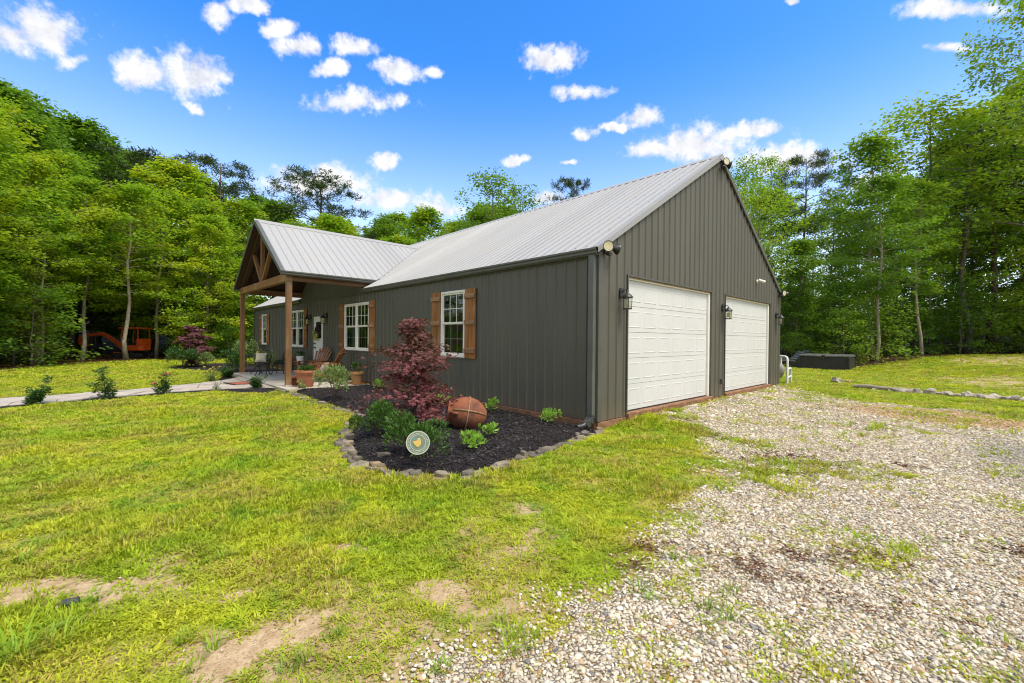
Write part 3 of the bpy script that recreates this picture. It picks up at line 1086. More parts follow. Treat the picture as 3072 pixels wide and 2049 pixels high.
# windows -------------------------------------------------------------
def window(x0, x1, z0, z1, twin, curtain):
    w = bpy.data.objects.new('window', None)
    COL.objects.link(w); w.parent = house
    fr = MB()
    t_, d0, d1 = .052, -.042, .05
    fr.box2((x0, d0, z0), (x0 + t_, d1, z1)); fr.box2((x1 - t_, d0, z0), (x1, d1, z1))
    fr.box2((x0 + t_, d0 + .001, z1 - t_), (x1 - t_, d1, z1)); fr.box2((x0 + t_, d0 + .001, z0), (x1 - t_, d1, z0 + t_))
    units = [(x0 + t_, x1 - t_)]
    if twin:
        c = (x0 + x1) / 2
        fr.box2((c - .045, d0 + .002, z0 + t_), (c + .045, d1, z1 - t_))
        units = [(x0 + t_, c - .045), (c + .045, x1 - t_)]
    fr.build('frame', M['white'], w, bevel=.004)
    zm = (z0 + z1) / 2
    for (a, b) in units:
        for (lo, hi, yo, up) in ((zm, z1 - t_, -.012, True), (z0 + t_, zm + .02, .014, False)):
            s = MB()
            k = .032
            s.box2((a + .001, yo - .012, lo), (a + k, yo + .012, hi - .001)); s.box2((b - k, yo - .012, lo), (b - .001, yo + .012, hi - .001))
            s.box2((a + k, yo - .0115, hi - k), (b - k, yo + .012, hi - .001)); s.box2((a + k, yo - .0125, lo + .001), (b - k, yo + .012, lo + k + (.012 if up else .01)))
            s.build('sash', M['white'], w, bevel=.002)
            bars = MB()
            for q_ in (1, 2):
                xx = a + k + (b - a - 2 * k) * q_ / 3
                bars.box2((xx - .008, yo - .004, lo + k), (xx + .008, yo + .004, hi - k))
            zz = (lo + hi) / 2
            bars.box2((a + k, yo - .0035, zz - .008), (b - k, yo + .0035, zz + .008))
            bars.build('muntin', M['white'], w)
            g_ = MB()
            g_.raw([(a + k, yo - .006 if not up else yo + .006, lo + k), (b - k, yo - .006 if not up else yo + .006, lo + k),
                    (b - k, yo - .006 if not up else yo + .006, hi - k), (a + k, yo - .006 if not up else yo + .006, hi - k)], [(0, 1, 2, 3)])
            g_.build('pane', M['glass'], w)
    for (a, b) in curtain:
        c_ = MB()
        n = 22
        vs = []
        for i in range(n + 1):
            xx = a + (b - a) * i / n
            yy = .16 + .03 * math.sin(i * 1.9) + .012 * math.sin(i * 3.7)
            vs += [(xx, yy, z0 - .25), (xx, yy, z1 + .1)]
        c_.raw(vs, [(2 * i, 2 * i + 2, 2 * i + 3, 2 * i + 1) for i in range(n)])
        c_.build('curtain', M['curtain'], w, smooth='all')
    MB().box2((x0 - .022, -.03, z0 - .03), (x1 + .022, -.021, z0 - .0015)).build('flashing', M['trim'], w)
    MB().box2((x0 - .022, -.03, z1 + .0015), (x1 + .022, -.021, z1 + .03)).build('flashing', M['trim'], w)
    return w


window(*WIN[0], False, [(-4.36, -4.16)])
window(*WIN[1], True, [(-9.96, -9.15)])
window(*WIN[2], True, [(-15.56, -14.05)])
window(*WIN[3], False, [(-20.12, -19.3)])


def shutter(x0, x1, z0, z1):
    s = bpy.data.objects.new('shutter', None)
    COL.objects.link(s); s.parent = house
    n = 3
    w = (x1 - x0) / n
    for i in range(n):
        j = random.uniform(0, .002)
        MB().box2((x0 + i * w + .001, -.047 - j, z0), (x0 + (i + 1) * w - .001, -.022, z1)).build('plank', M['shutter'], s, bevel=.003)
    for zz in (z1 - .16, (z0 + z1) / 2 + .02, z0 + .17):
        MB().box2((x0 + .004, -.082, zz - .05), (x1 - .004, -.0495, zz + .05)).build('batten', M['batten'], s, bevel=.006)


shutter(-3.47, -3.11, .89, 2.40)
shutter(-4.78, -4.42, .89, 2.40)
shutter(-8.17, -7.80, .90, 2.41)
shutter(-10.35, -10.00, .90, 2.41)
shutter(-13.94, -13.58, .90, 2.40)
shutter(-15.98, -15.62, .90, 2.40)
shutter(-19.22, -18.90, .91, 2.41)
shutter(-20.50, -20.18, .91, 2.41)

# room behind the windows
mb = MB()
mb.raw([(HX + .3, .03, .0), (-4.7, .03, .0), (-4.7, 4.2, .0), (HX + .3, 4.2, .0), (HX + .3, .03, 2.6), (-4.7, .03, 2.6), (-4.7, 4.2, 2.6), (HX + .3, 4.2, 2.6)],
       [(0, 1, 2, 3), (7, 6, 5, 4), (2, 6, 7, 3), (1, 5, 6, 2), (0, 3, 7, 4)])
mb.raw([(-2.2, .03, .0), (-2.2, 4, 0), (-2.2, 4, 2.6), (-2.2, .03, 2.6)], [(0, 1, 2, 3)])
mb.build('interior_lining', M['room'], house)

# front door ------------------------------------------------------------
fd = bpy.data.objects.new('front_door', None); COL.objects.link(fd); fd.parent = house
x0, x1, z0, z1 = FDOOR
MB().box2((x0, -.03, z0), (x0 + .05, .08, z1)).box2((x1 - .05, -.03, z0), (x1, .08, z1)).box2((x0 + .05, -.029, z1 - .05), (x1 - .05, .08, z1)).build('door_frame', M['white'], fd, bevel=.004)
MB().box2((x0 + .05, .0, z0 + .02), (x1 - .05, .045, z1 - .05)).build('door_leaf', M['doorwhite'], fd)
for (a, b, c_, d_) in ((.10, .40, .15, .80), (.43, .73, .15, .80), (.10, .40, .95, 1.12), (.43, .73, .95, 1.12)):
    MB().box2((x0 + .04 + a, -.008, c_), (x0 + .04 + b, .0, d_)).build('door_panel', M['doorwhite'], fd, bevel=.006)
MB().box2((x0 + .14, -.010, 1.22), (x1 - .14, -.001, 1.92)).build('door_light_frame', M['doorwhite'], fd, bevel=.004)
MB().box2((x0 + .19, -.013, 1.27), (x1 - .19, -.0105, 1.87)).build('door_light', simple('dark_door_glass', (.02, .024, .022), (.035, .04, .036), .1, 3), fd)
for zz, r_ in ((.92, .034), (1.08, .03)):
    MB().lathe([(.001, 0), (r_, 0), (r_, .012), (.012, .016), (.012, .04), (r_ * .9, .05), (r_ * .7, .07), (.001, .072)], (x0 + .115, 0, zz), 14, Euler((R(90), 0, 0)).to_matrix()).build(
        'door_knob', M['black'], fd, smooth=True)

# garage doors ------------------------------------------------------------
for (a, b) in GD:
    gd = bpy.data.objects.new('garage_door', None); COL.objects.link(gd); gd.parent = house
    XF = -.055                     # face of the door set back behind the siding
    zlo, n = .075, 5
    zhi = GH - .045
    ya, yb = a + .03, b - .085
    hs_ = (zhi - zlo) / n
    for i in range(n):
        MB().box2((XF - .04, ya, zlo + i * hs_ + .0025), (XF, yb, zlo + (i + 1) * hs_ - .0025)).build('section', M['garage'], gd, bevel=.004)
        pw = (yb - ya) / 6
        for j in range(6):
            y0_, y1_ = ya + j * pw + .055, ya + (j + 1) * pw - .055
            zz0, zz1 = zlo + i * hs_ + .085, zlo + (i + 1) * hs_ - .085
            mb = MB()
            r1, r2, hh = .016, .030, .010
            def ring(in_, x_):
                iy = in_ * 3.2                     # pressed panels: crisp long edges, soft ends
                return [(x_, y0_ + iy, zz0 + in_), (x_, y1_ - iy, zz0 + in_), (x_, y1_ - iy, zz1 - in_), (x_, y0_ + iy, zz1 - in_)]
            vs = ring(0, XF + .0006) + ring(.006, XF + .0055) + ring(.014, XF + .0055) + ring(.026, XF + .0015)
            fs = [(4 * l + k_, 4 * l + (k_ + 1) % 4, 4 * l + 4 + (k_ + 1) % 4, 4 * l + 4 + k_) for l in range(3) for k_ in range(4)] + [(12, 13, 14, 15)]
            mb.raw(vs, fs).build('panel', M['garage'], gd)
    fr = MB().box2((-.09, b - .083, .06), (-.012, b - .002, GH - .002)).box2((-.09, a + .002, GH - .044), (-.013, b - .083, GH - .002)).box2((-.09, a + .002, .06), (-.03, a + .028, GH - .044))
    fr.build('door_frame', M['white'], gd, bevel=.003)
    MB().box2((-.016, a + .003, GH - .022), (.0, b - .003, GH - .003)).build('head_board', simple('raw_head_board', (.42, .30, .14), (.3, .2, .09), .8, 8), gd)
    tr_ = MB().box2((-.02, a - .028, .0), (.03, a - .001, GH + .03)).box2((-.02, b + .001, .0), (.03, b + .028, GH + .03)).box2((-.02, a - .001, GH + .001), (.0305, b + .001, GH + .03))
    tr_.build('opening_trim', M['trim'], gd)
    MB().box2((XF - .035, ya + .01, .052), (XF - .005, yb - .01, .075)).build('door_seal', M['rubber'], gd)

# porch -------------------------------------------------------------------
SLZ = -.05
mb = MB().box2((-14.75, -2.30, -.30), (-8.06, -.036, SLZ))
mb.build('porch_slab', M['concrete'], house, bevel=.012)
for x in (PX + 2.70, PX - 2.70):
    p_ = MB().box2((x - .07, -2.15, SLZ + .001), (x + .07, -2.01, 2.85)).build('porch_post', M['wood_z'], house, bevel=.006)
    MB().box2((x - .076, -2.156, SLZ + .002), (x + .076, -2.004, SLZ + .05)).build('post_shoe', M['concrete'], p_)
BT = 3.06
MB().box2((PX - 2.78, -2.155, 2.85), (PX + 2.78, -2.005, BT)).build('front_beam', M['wood_x'], house, bevel=.006)
for s in (-1, 1):
    MB().box2((PX + s * 2.70 - .07, -2.003, 2.86), (PX + s * 2.70 + .07, .25, BT - .01)).build('side_beam', M['wood_y'], house, bevel=.006)
# truss: king post, two struts, two rafters
za = PZR - .13
MB().box2((PX - .06, -2.13, BT), (PX + .06, -2.03, za - .05)).build('king_post', M['wood_z'], house, bevel=.004)
for s in (-1, 1):
    MB().bar((PX + s * .10, -2.08, BT + .03), (PX + s * 1.06, -2.08, za - PSL * 1.06 - .12), .10, .10, (0, 1, 0)).build('truss_strut', M['wood_z'], house, bevel=.004)
    MB().bar((PX + s * 2.72, -2.08, PZR - .17 - PSL * 2.72), (PX + s * .04, -2.08, PZR - .17 - PSL * .04), .10, .14, (0, 1, 0)).build('truss_rafter', M['ceil'], house, bevel=.004)
# porch roof sheets and boarded ceiling
yv = lambda z: roof_y_of(z)
for s in (-1, 1):
    n = int(math.ceil((yv(PZR) - PY0) / .9144))
    for i in range(n):
        a, b = PY0 + i * .9144, PY0 + (i + 1) * .9144
        pr = profile(a, min(b, yv(PZR)), .09, [yv(PZE - .05)])
        nrm = Vector((s * PSL, 0, 1)).normalized()
        mb = MB()
        for (ua, ha), (ub, hb) in zip(pr[:-1], pr[1:]):
            q4 = []
            for (u, h, top) in ((ua, ha, 0), (ub, hb, 0), (ub, hb, 1), (ua, ha, 1)):
                if top:
                    d, z = 0.0, PZR
                else:
                    d, z = PHW + .06, PZE - PSL * .06
                    zr = EAVE + SL * (u + .06) + .004             # main roof height at this y: the valley
                    if zr > z:
                        z = min(zr, PZR - .001)
                        d = (PZR - z) / PSL
                q4.append((PX + s * d + nrm.x * h, u, z + nrm.z * h))
            mb.raw(q4, [(0, 1, 2, 3)] if s > 0 else [(3, 2, 1, 0)])
        mb.build('porch_roof_panel', M['roof'], house)
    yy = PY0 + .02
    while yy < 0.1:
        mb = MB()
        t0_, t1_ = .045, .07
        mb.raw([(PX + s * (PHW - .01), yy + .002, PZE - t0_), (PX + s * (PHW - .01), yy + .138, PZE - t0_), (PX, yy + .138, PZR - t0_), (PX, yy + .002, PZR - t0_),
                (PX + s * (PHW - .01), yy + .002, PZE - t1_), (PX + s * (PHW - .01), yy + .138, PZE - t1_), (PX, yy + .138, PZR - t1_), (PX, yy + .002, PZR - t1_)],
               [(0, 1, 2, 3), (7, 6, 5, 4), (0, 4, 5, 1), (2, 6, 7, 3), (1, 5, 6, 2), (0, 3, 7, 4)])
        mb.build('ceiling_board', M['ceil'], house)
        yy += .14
    # rake trim at the front edge
    a_, b_ = (PX + s * (PHW + .05), PY0 - .012, PZE - PSL * .05 + .03), (PX, PY0 - .012, PZR + .03)
    mb = MB()
    mb.raw([a_, b_, (b_[0], b_[1], b_[2] - .15), (a_[0], a_[1], a_[2] - .12)], [(0, 1, 2, 3)])
    mb.raw([a_, b_, (b_[0], b_[1] + .10, b_[2]), (a_[0], a_[1] + .10, a_[2])], [(3, 2, 1, 0)])
    mb.build('porch_rake_trim', M['gutter'], house)
    gutter(PY0 - .01, yv(PZE) - .06, PX + s * (PHW + .012), PZE - .005, False, s, 'porch_gutter')
mb = MB()
for s in (-1, 1):
    xx = PX + s * .15
    zz = PZR - PSL * .15 + .024
    mb.raw([(PX, PY0 - .02, PZR + .036), (PX, yv(PZR) + .05, PZR + .036), (xx, yv(PZR) - .1, zz), (xx, PY0 - .02, zz)], [(0, 1, 2, 3)])
    mb.raw([(xx, PY0 - .02, zz), (xx, yv(PZR) - .1, zz), (xx, yv(PZR) - .1, zz - .018), (xx, PY0 - .02, zz - .018)], [(0, 1, 2, 3)])
mb.build('porch_ridge_cap', M['roof'], house)
# valley flashing strips
for s in (-1, 1):
    v0_ = Vector((PX + s * (PHW - .02), yv(PZE), PZE + .025)); v1_ = Vector((PX, yv(PZR), PZR + .02))
    MB().bar(v0_, v1_, .16, .006, (0, -.5, 1)).build('valley_flashing', M['roof'], house)
# boarded gable end over the wall inside the porch
mb = MB()
mb.raw([(PX - PHW + .06, -.03, EAVE - .1), (PX + PHW - .06, -.03, EAVE - .1), (PX + PHW - .06, -.03, PZE - .06), (PX, -.03, PZR - .08), (PX - PHW + .06, -.03, PZE - .06)], [(0, 1, 2, 3, 4)])
mb.build('porch_gable_infill', M['siding'], house)


# lanterns, flood lights, camera ------------------------------------------------
def lantern(label, loc, rz, big=1.0):
    t_ = thing('wall_lantern', label, 'lantern', loc, rz, 'black carriage lanterns on the walls')
    k = big * .86
    MB().box((0, -.012 * k, .11 * k), (.115 * k, .024 * k, .20 * k)).build('back_plate', M['black'], t_, bevel=.006)
    MB().tube([(0, -.02 * k, .12 * k), (0, -.07 * k, .17 * k), (0, -.13 * k, .165 * k), (0, -.15 * k, .12 * k)], .011 * k, 8).build('arm', M['black'], t_, smooth=True)
    c = (0, -.15 * k, 0)
    MB().lathe([(.001, .13 * k), (.022 * k, .128 * k), (.03 * k, .10 * k), (.07 * k, .07 * k), (.105 * k, .03 * k), (.108 * k, .018 * k), (.001, .018 * k)], c, 16).build('cap', M['black'], t_, smooth=True)
    cage = MB()
    for i in range(4):
        a = math.pi / 4 + i * math.pi / 2
        cage.tube([(.088 * k * math.cos(a), -.15 * k + .088 * k * math.sin(a), .02 * k), (.078 * k * math.cos(a), -.15 * k + .078 * k * math.sin(a), -.20 * k)], .006 * k, 5)
    for z, r_ in ((.015, .092), (-.20, .085)):
        cage.lathe([((r_ - .012) * k, z * k - .008), (r_ * k, z * k - .008), (r_ * k, z * k + .008), ((r_ - .012) * k, z * k + .008)], c, 16, close=False)
    cage.lathe([(.001, -.212 * k), (.086 * k, -.212 * k), (.086 * k, -.2 * k), (.001, -.2 * k)], c, 16)
    cage.build('cage', M['black'], t_)
    MB().lathe([(.074 * k, .012 * k), (.070 * k, -.195 * k)], c, 16, close=False).build('glass', M['lampglass'], t_, smooth='all')
    MB().lathe([(.012, -.02 * k), (.016, -.04 * k), (.032 * k, -.09 * k), (.022 * k, -.135 * k), (.001, -.145 * k)], c, 12).build('bulb', M['lens'], t_, smooth='all')
    return t_


lantern('black glass lantern on the house corner side of the nearer garage door', (.02, .62, 2.02), R(90), 1.0)
lantern('black glass lantern on the wall between the two garage doors', (.02, 5.02, 2.02), R(90), 1.0)
lantern('black glass lantern on the far side of the second garage door', (.02, 9.18, 2.02), R(90), 1.0)
lantern('dark porch lantern right of the white front door', (-11.55, -.02, 1.98), 0, 1.1)
lantern('dark porch lantern between the shuttered window and the front door', (-13.22, -.02, 1.98), 0, 1.1)


def flood(label, loc, rz, h1, h2):
    t_ = thing('flood_light', label, 'floodlight', loc, rz, 'twin flood lights under the roof edge')
    MB().box((0, -.02, -.06), (.12, .04, .08)).build('mount', M['black'], t_, bevel=.006)
    MB().box((0, -.07, -.10), (.07, .06, .05)).build('motion_sensor', M['black'], t_, bevel=.008)
    for i, (az, el) in enumerate((h1, h2)):
        sx = -1 if i == 0 else 1
        m_ = Euler((R(90 + el), 0, R(az))).to_matrix()
        hd = MB().lathe([(.001, -.05), (.02, -.05), (.034, -.02), (.085, .05), (.088, .07), (.078, .07)], (sx * .10, -.10, .0), 16, m_, close=False).build('lamp_head', M['black'], t_, smooth=True)
        MB().lathe([(.001, .063), (.078, .066)], (sx * .10, -.10, .0), 16, m_, close=False).build('lens', M['lens'], hd, smooth='all')
        MB().tube([(0, -.03, -.04), (sx * .06, -.06, -.02), (sx * .10, -.10, 0)], .012, 6).build('arm', M['black'], t_)
    return t_


flood('twin flood light under the eave at the near house corner', (.035, .13, 2.80), R(90), (-38, 4), (62, 10))
flood('twin flood light under the peak of the garage gable', (.035, 4.80, 5.47), R(90), (-25, 0), (40, 15))
flood('twin flood light at the far corner of the garage wall', (.035, 9.42, 2.80), R(90), (-20, 5), (55, 15))
t_ = thing('security_camera', 'white bullet camera on the gable above the second garage door', 'camera', (.02, 7.4, 2.98), R(90))
MB().lathe([(.001, 0), (.05, 0), (.05, .02), (.02, .03), (.001, .03)], (0, 0, 0), 14, Euler((R(90), 0, 0)).to_matrix()).build('base', M['white'], t_, smooth=True)
MB().tube([(0, -.02, 0), (0, -.06, -.01)], .014, 8).build('stem', M['white'], t_)
MB().tube([(-.03, -.05, .03), (.05, -.19, -.03)], [.036, .036], 14).build('body', M['white'], t_, smooth=True)
MB().tube([(.051, -.192, -.031), (.054, -.197, -.033)], [.028, .028], 14).build('lens', M['black'], t_)
t_ = thing('outlet_box', 'small grey outlet box low on the wall between the garage doors', 'outlet', (.02, 4.93, .30), R(90))
MB().box((0, -.03, .06), (.09, .06, .13)).build('cover', M['trim'], t_, bevel=.006)
MB().box((0, -.064, .06), (.05, .006, .08)).build('lid', M['gutter'], t_)


# ------------------------------------------------------------------ leaves, shrubs and pots
def unit(a):
    return a / np.maximum(np.linalg.norm(a, axis=-1, keepdims=True), 1e-9)


def leaves(P, T, Nn, L, Wd, fold=.12):
    """folded diamond leaves: base P, tip direction T, normal N"""
    T = unit(T)
    Sd = unit(np.cross(T, Nn))
    Nn = np.cross(Sd, T)
    L = np.asarray(L).reshape(-1, 1) * np.ones((len(P), 1))
    Wd = np.asarray(Wd).reshape(-1, 1) * np.ones((len(P), 1))
    V = np.stack([P, P + T * L * .45 + Sd * Wd / 2 + Nn * L * fold, P + T * L, P + T * L * .45 - Sd * Wd / 2 + Nn * L * fold], 1).reshape(-1, 3)
    b = np.arange(len(P))[:, None] * 4
    F = np.concatenate([b + np.array([[0, 1, 2]]), b + np.array([[0, 2, 3]])], 1).reshape(-1, 3)
    return V, F


def star_leaves(P, T, Nn, L, lobes=5, spread=R(62), wid=.2):
    """palmate leaves: narrow lobes fanned from one point"""
    T = unit(T); Sd = unit(np.cross(T, Nn)); Nn = np.cross(Sd, T)
    L = np.asarray(L).reshape(-1, 1) * np.ones((len(P), 1))
    Vs, Fs = [], []
    per = 1 + lobes * 3
    n = len(P)
    Vv = np.zeros((n, per, 3))
    Vv[:, 0] = P
    f = []
    for k in range(lobes):
        a = -spread + 2 * spread * k / (lobes - 1)
        d = T * math.cos(a) + Sd * math.sin(a)
        s = -T * math.sin(a) + Sd * math.cos(a)
        l = L * (1.0 - .35 * abs(a) / spread)
        dr = Nn * L * -.18
        Vv[:, 1 + 3 * k] = P + d * l * .45 + s * L * wid / 2
        Vv[:, 2 + 3 * k] = P + d * l + dr
        Vv[:, 3 + 3 * k] = P + d * l * .45 - s * L * wid / 2
        f += [(0, 1 + 3 * k, 2 + 3 * k), (0, 2 + 3 * k, 3 + 3 * k)]
    F = (np.arange(n)[:, None, None] * per + np.array(f)[None]).reshape(-1, 3)
    return Vv.reshape(-1, 3), F


def rnd_dirs(n, zmin=-1.0):
    d = unit(rng.normal(size=(n, 3)))
    d[:, 2] = np.where(d[:, 2] < zmin, -d[:, 2], d[:, 2])
    return d


def shrub_mesh(w, h, n, L, wd=.45, lumps=9, base=.0):
    """a shrub of several leafy lumps; leaves point outward and up"""
    cs = np.stack([rng.normal(0, w * .22, lumps), rng.normal(0, w * .22, lumps), rng.uniform(h * .3, h * .8, lumps)], 1)
    rs = rng.uniform(.16, .3, lumps) * max(w, h)
    k = rng.integers(0, lumps, n)
    d = rnd_dirs(n, -.5)
    rad = rs[k] * rng.uniform(.35, 1.0, n) ** .5
    P = cs[k] + d * rad[:, None]
    P[:, 2] = np.abs(P[:, 2] - base) + base
    s = np.array([w / 2 / max(.001, np.quantile(np.abs(P[:, :2]), .97)), 0, h / np.quantile(P[:, 2], .985)])
    P[:, :2] *= s[0]; P[:, 2] *= s[2]
    T = unit(d * .9 + np.array([0, 0, .55]) + rng.normal(0, .35, (n, 3)))
    Nn = unit(np.array([0, 0, 1.0]) + d * .5 + rng.normal(0, .5, (n, 3)))
    ll = L * rng.uniform(.65, 1.2, n)
    return leaves(P, T, Nn, ll, ll * wd)


def stems(mb, w, h, n, r_=.006, z0=0.0):
    for i in range(n):
        a = random.uniform(0, 6.28)
        d = random.uniform(.1, .42) * w
        mb.tube([(random.uniform(-.02, .02), random.uniform(-.02, .02), z0 - .02), (d * .45 * math.cos(a), d * .45 * math.sin(a), h * .45),
                 (d * math.cos(a), d * math.sin(a), h * random.uniform(.7, .95))], [r_, r_ * .8, r_ * .4], 5)
    return mb


def plant(name, label, cat, loc, w, h, n, L, m, stem_m='twig', group=None, wd=.45, lumps=9, nst=7):
    t_ = thing(name, label, cat, loc, random.uniform(0, 6), group)
    V, F = shrub_mesh(w, h, n, L, wd, lumps)
    link('foliage', np_mesh('foliage', V, F), M[m], t_)
    stems(MB(), w, h, nst, .004 + .006 * h).build('stem', M[stem_m], t_)
    return t_


def rose(name, label, loc, w, h, canes, per, L, m, group, flowers=None, fm='petalp'):
    """an open upright plant: canes with leaves set along them"""
    t_ = thing(name, label, 'plant', loc, random.uniform(0, 6), group)
    mb = MB()
    Ps, Ts, Fp = [], [], []
    for i in range(canes):
        a = random.uniform(0, 6.28)
        hh = h * random.uniform(.45, 1.0)
        d = w * .5 * random.uniform(.25, 1.0)
        pts = []
        for s in range(6):
            q_ = s / 5
            pts.append(Vector((d * math.cos(a) * q_ ** .8 + random.uniform(-.01, .01), d * math.sin(a) * q_ ** .8 + random.uniform(-.01, .01), hh * q_)))
        mb.tube(pts, [.007 - .001 * s for s in range(6)], 5)
        for j in range(per):
            q_ = random.uniform(.12, 1.0)
            s = min(int(q_ * 5), 4)
            p = pts[s].lerp(pts[s + 1], q_ * 5 - s)
            b = random.uniform(0, 6.28)
            e = random.uniform(.03, .13) * (1.1 - .5 * q_)
            for l in range(5):
                f_ = .4 + .6 * l / 4
                Ps.append((p.x + math.cos(b) * e * f_ + random.uniform(-.02, .02), p.y + math.sin(b) * e * f_ + random.uniform(-.02, .02), p.z + .02 * l * .3 + random.uniform(-.02, .02)))
                Ts.append((math.cos(b + random.uniform(-1.2, 1.2)), math.sin(b + random.uniform(-1.2, 1.2)), random.uniform(-.3, .5)))
        if flowers and random.random() < flowers:
            Fp.append(pts[-1])
    Ps, Ts = np.array(Ps), np.array(Ts)
    Nn = np.array([0, 0, 1.0]) + rng.normal(0, .45, Ps.shape)
    ll = L * rng.uniform(.6, 1.2, len(Ps))
    V, F = leaves(Ps, Ts, Nn, ll, ll * .6)
    link('foliage', np_mesh('foliage', V, F), M[m], t_)
    mb.build('stem', M['greenstem'], t_)
    for p in Fp:
        d = rnd_dirs(26, -.1)
        V, F = leaves(np.array([[p.x, p.y, p.z + .01]]) + d * .012, d, rnd_dirs(26), .03, .028, .25)
        link('flower', np_mesh('flower', V, F), M[fm], t_)
    return t_


PATHROSES = 'young plants along the flagstone path'
for (nm, lb, x, y, w, h, ca, pe, L, m_, fl) in [
    ('rose_bush', 'leafy young rose bush beside the path at the left edge of the picture', -8.80, -6.83, .70, .62, 9, 30, .055, 'shrubleaf', None),
    ('rose_bush', 'tallest young rose bush beside the path with one long upright shoot', -9.08, -5.71, .58, .74, 8, 30, .055, 'shrubleaf', None),
    ('rose_bush', 'compact young rose bush beside the middle of the path with a few pink buds', -9.36, -4.71, .44, .56, 8, 26, .05, 'shrubleaf', .3),
    ('rose_bush', 'sparse yellowing little plant between path and near lawn', -9.32, -3.63, .20, .30, 6, 7, .035, 'shrublight', None),
    ('rose_bush', 'low dark green bush at the slab corner where path meets porch', -9.32, -2.68, .45, .37, 14, 26, .045, 'shrubleaf', None),
    ('flower_clump', 'yellow flowering clump on the lawn side of the path', -12.35, -3.30, .50, .50, 10, 9, .05, 'shrublight', .9),
    ('rose_bush', 'low dark bush on the far side of the path in front of the porch post', -13.3, -2.72, .60, .38, 16, 26, .05, 'shrubleaf', None)]:
    rose(nm, lb, (x, y, float(gz(x, y)) + .0), w, h, ca, pe, L, m_, PATHROSES, fl, 'petaly' if nm == 'flower_clump' else 'petalp')
BEDP = 'shrubs in the mulch beds'
plant('shrub', 'dark glossy shrub at the outer edge of the bed left of the round sign', 'shrub', (-1.50, -3.02, bed_z(-1.50, -3.02)), .72, .46, 1500, .055, 'shrubleaf', 'twig', BEDP)
plant('shrub', 'dark green shrub directly behind and below the round chicken sign', 'shrub', (-.42, -3.12, bed_z(-.42, -3.12)), .70, .42, 2000, .055, 'shrubleaf', 'twig', BEDP, .38)
plant('shrub', 'pale variegated shrub in the bed in front of the porch chairs', 'shrub', (-5.38, -2.12, bed_z(-5.3, -2.1)), 0.74, .70, 2200, .048, 'shrublight', 'twig', BEDP, .5, 12)
plant('shrub', 'low variegated sprig at the foot of the pale shrub beside the porch slab', 'shrub', (-7.65, -2.02, bed_z(-7.6, -2.0)), .24, .14, 120, .045, 'shrublight', 'twig', BEDP)
LIME = 'small lime green plants on the mulch'
for lb, x, y, w, h, n in (('larger lime green leaf clump on the mulch in front of the urn', -.12, -2.40, .30, .17, 150), ('smaller lime green leaf clump right beside the urn', -.53, -1.85, .22, .14, 90),
                          ('lime green seedling between the urn and the wall', -1.97, -.55, .22, .24, 110), ('lime green seedling at the wall near the downspout', -.62, -.42, .30, .19, 130),
                          ('lime green seedling at the wall beside the porch corner pot', -6.75, -.39, .28, .22, 130), ('small sprig behind the red leaved maple', -3.1, -.95, .3, .2, 120)):
    plant('young_plant', lb, 'plant', (x, y, bed_z(x, y)), w, h, n, .075, 'lime', 'greenstem', LIME, .5, 6, 4)
FARB = 'shrubs beyond the porch'
plant('shrub', 'large dark rounded shrub below the far red maple', 'shrub', (-19.2, -3.3, -.09), 1.15, .84, 1700, .09, 'shrubleaf', 'twig', FARB)
plant('shrub', 'smaller pale rounded shrub right of the dark one below the far red maple', 'shrub', (-19.5, -2.45, -.09), .85, .62, 1000, .085, 'shrublight', 'twig', FARB)
plant('shrub', 'leafy shrub seen left of the far porch post', 'shrub', (-16.3, -1.85, -.09), 1.1, .80, 1500, .085, 'shrubleaf', 'twig', FARB)
plant('shrub', 'leafy shrub seen between the far porch post and the iron chairs', 'shrub', (-15.6, -.9, -.09), .9, .75, 1200, .08, 'shrublight', 'twig', FARB)
plant('shrub', 'tall loose shrub standing at the far end of the house', 'shrub', (-19.5, -1.0, -.09), 1.0, 1.2, 1300, .08, 'shrublight', 'twig', FARB)
plant('shrub', 'low dark shrub at the back edge of the porch behind the iron chairs', 'shrub', (-15.2, -.35, -.06), .6, .45, 500, .06, 'shrubleaf', 'twig', FARB)


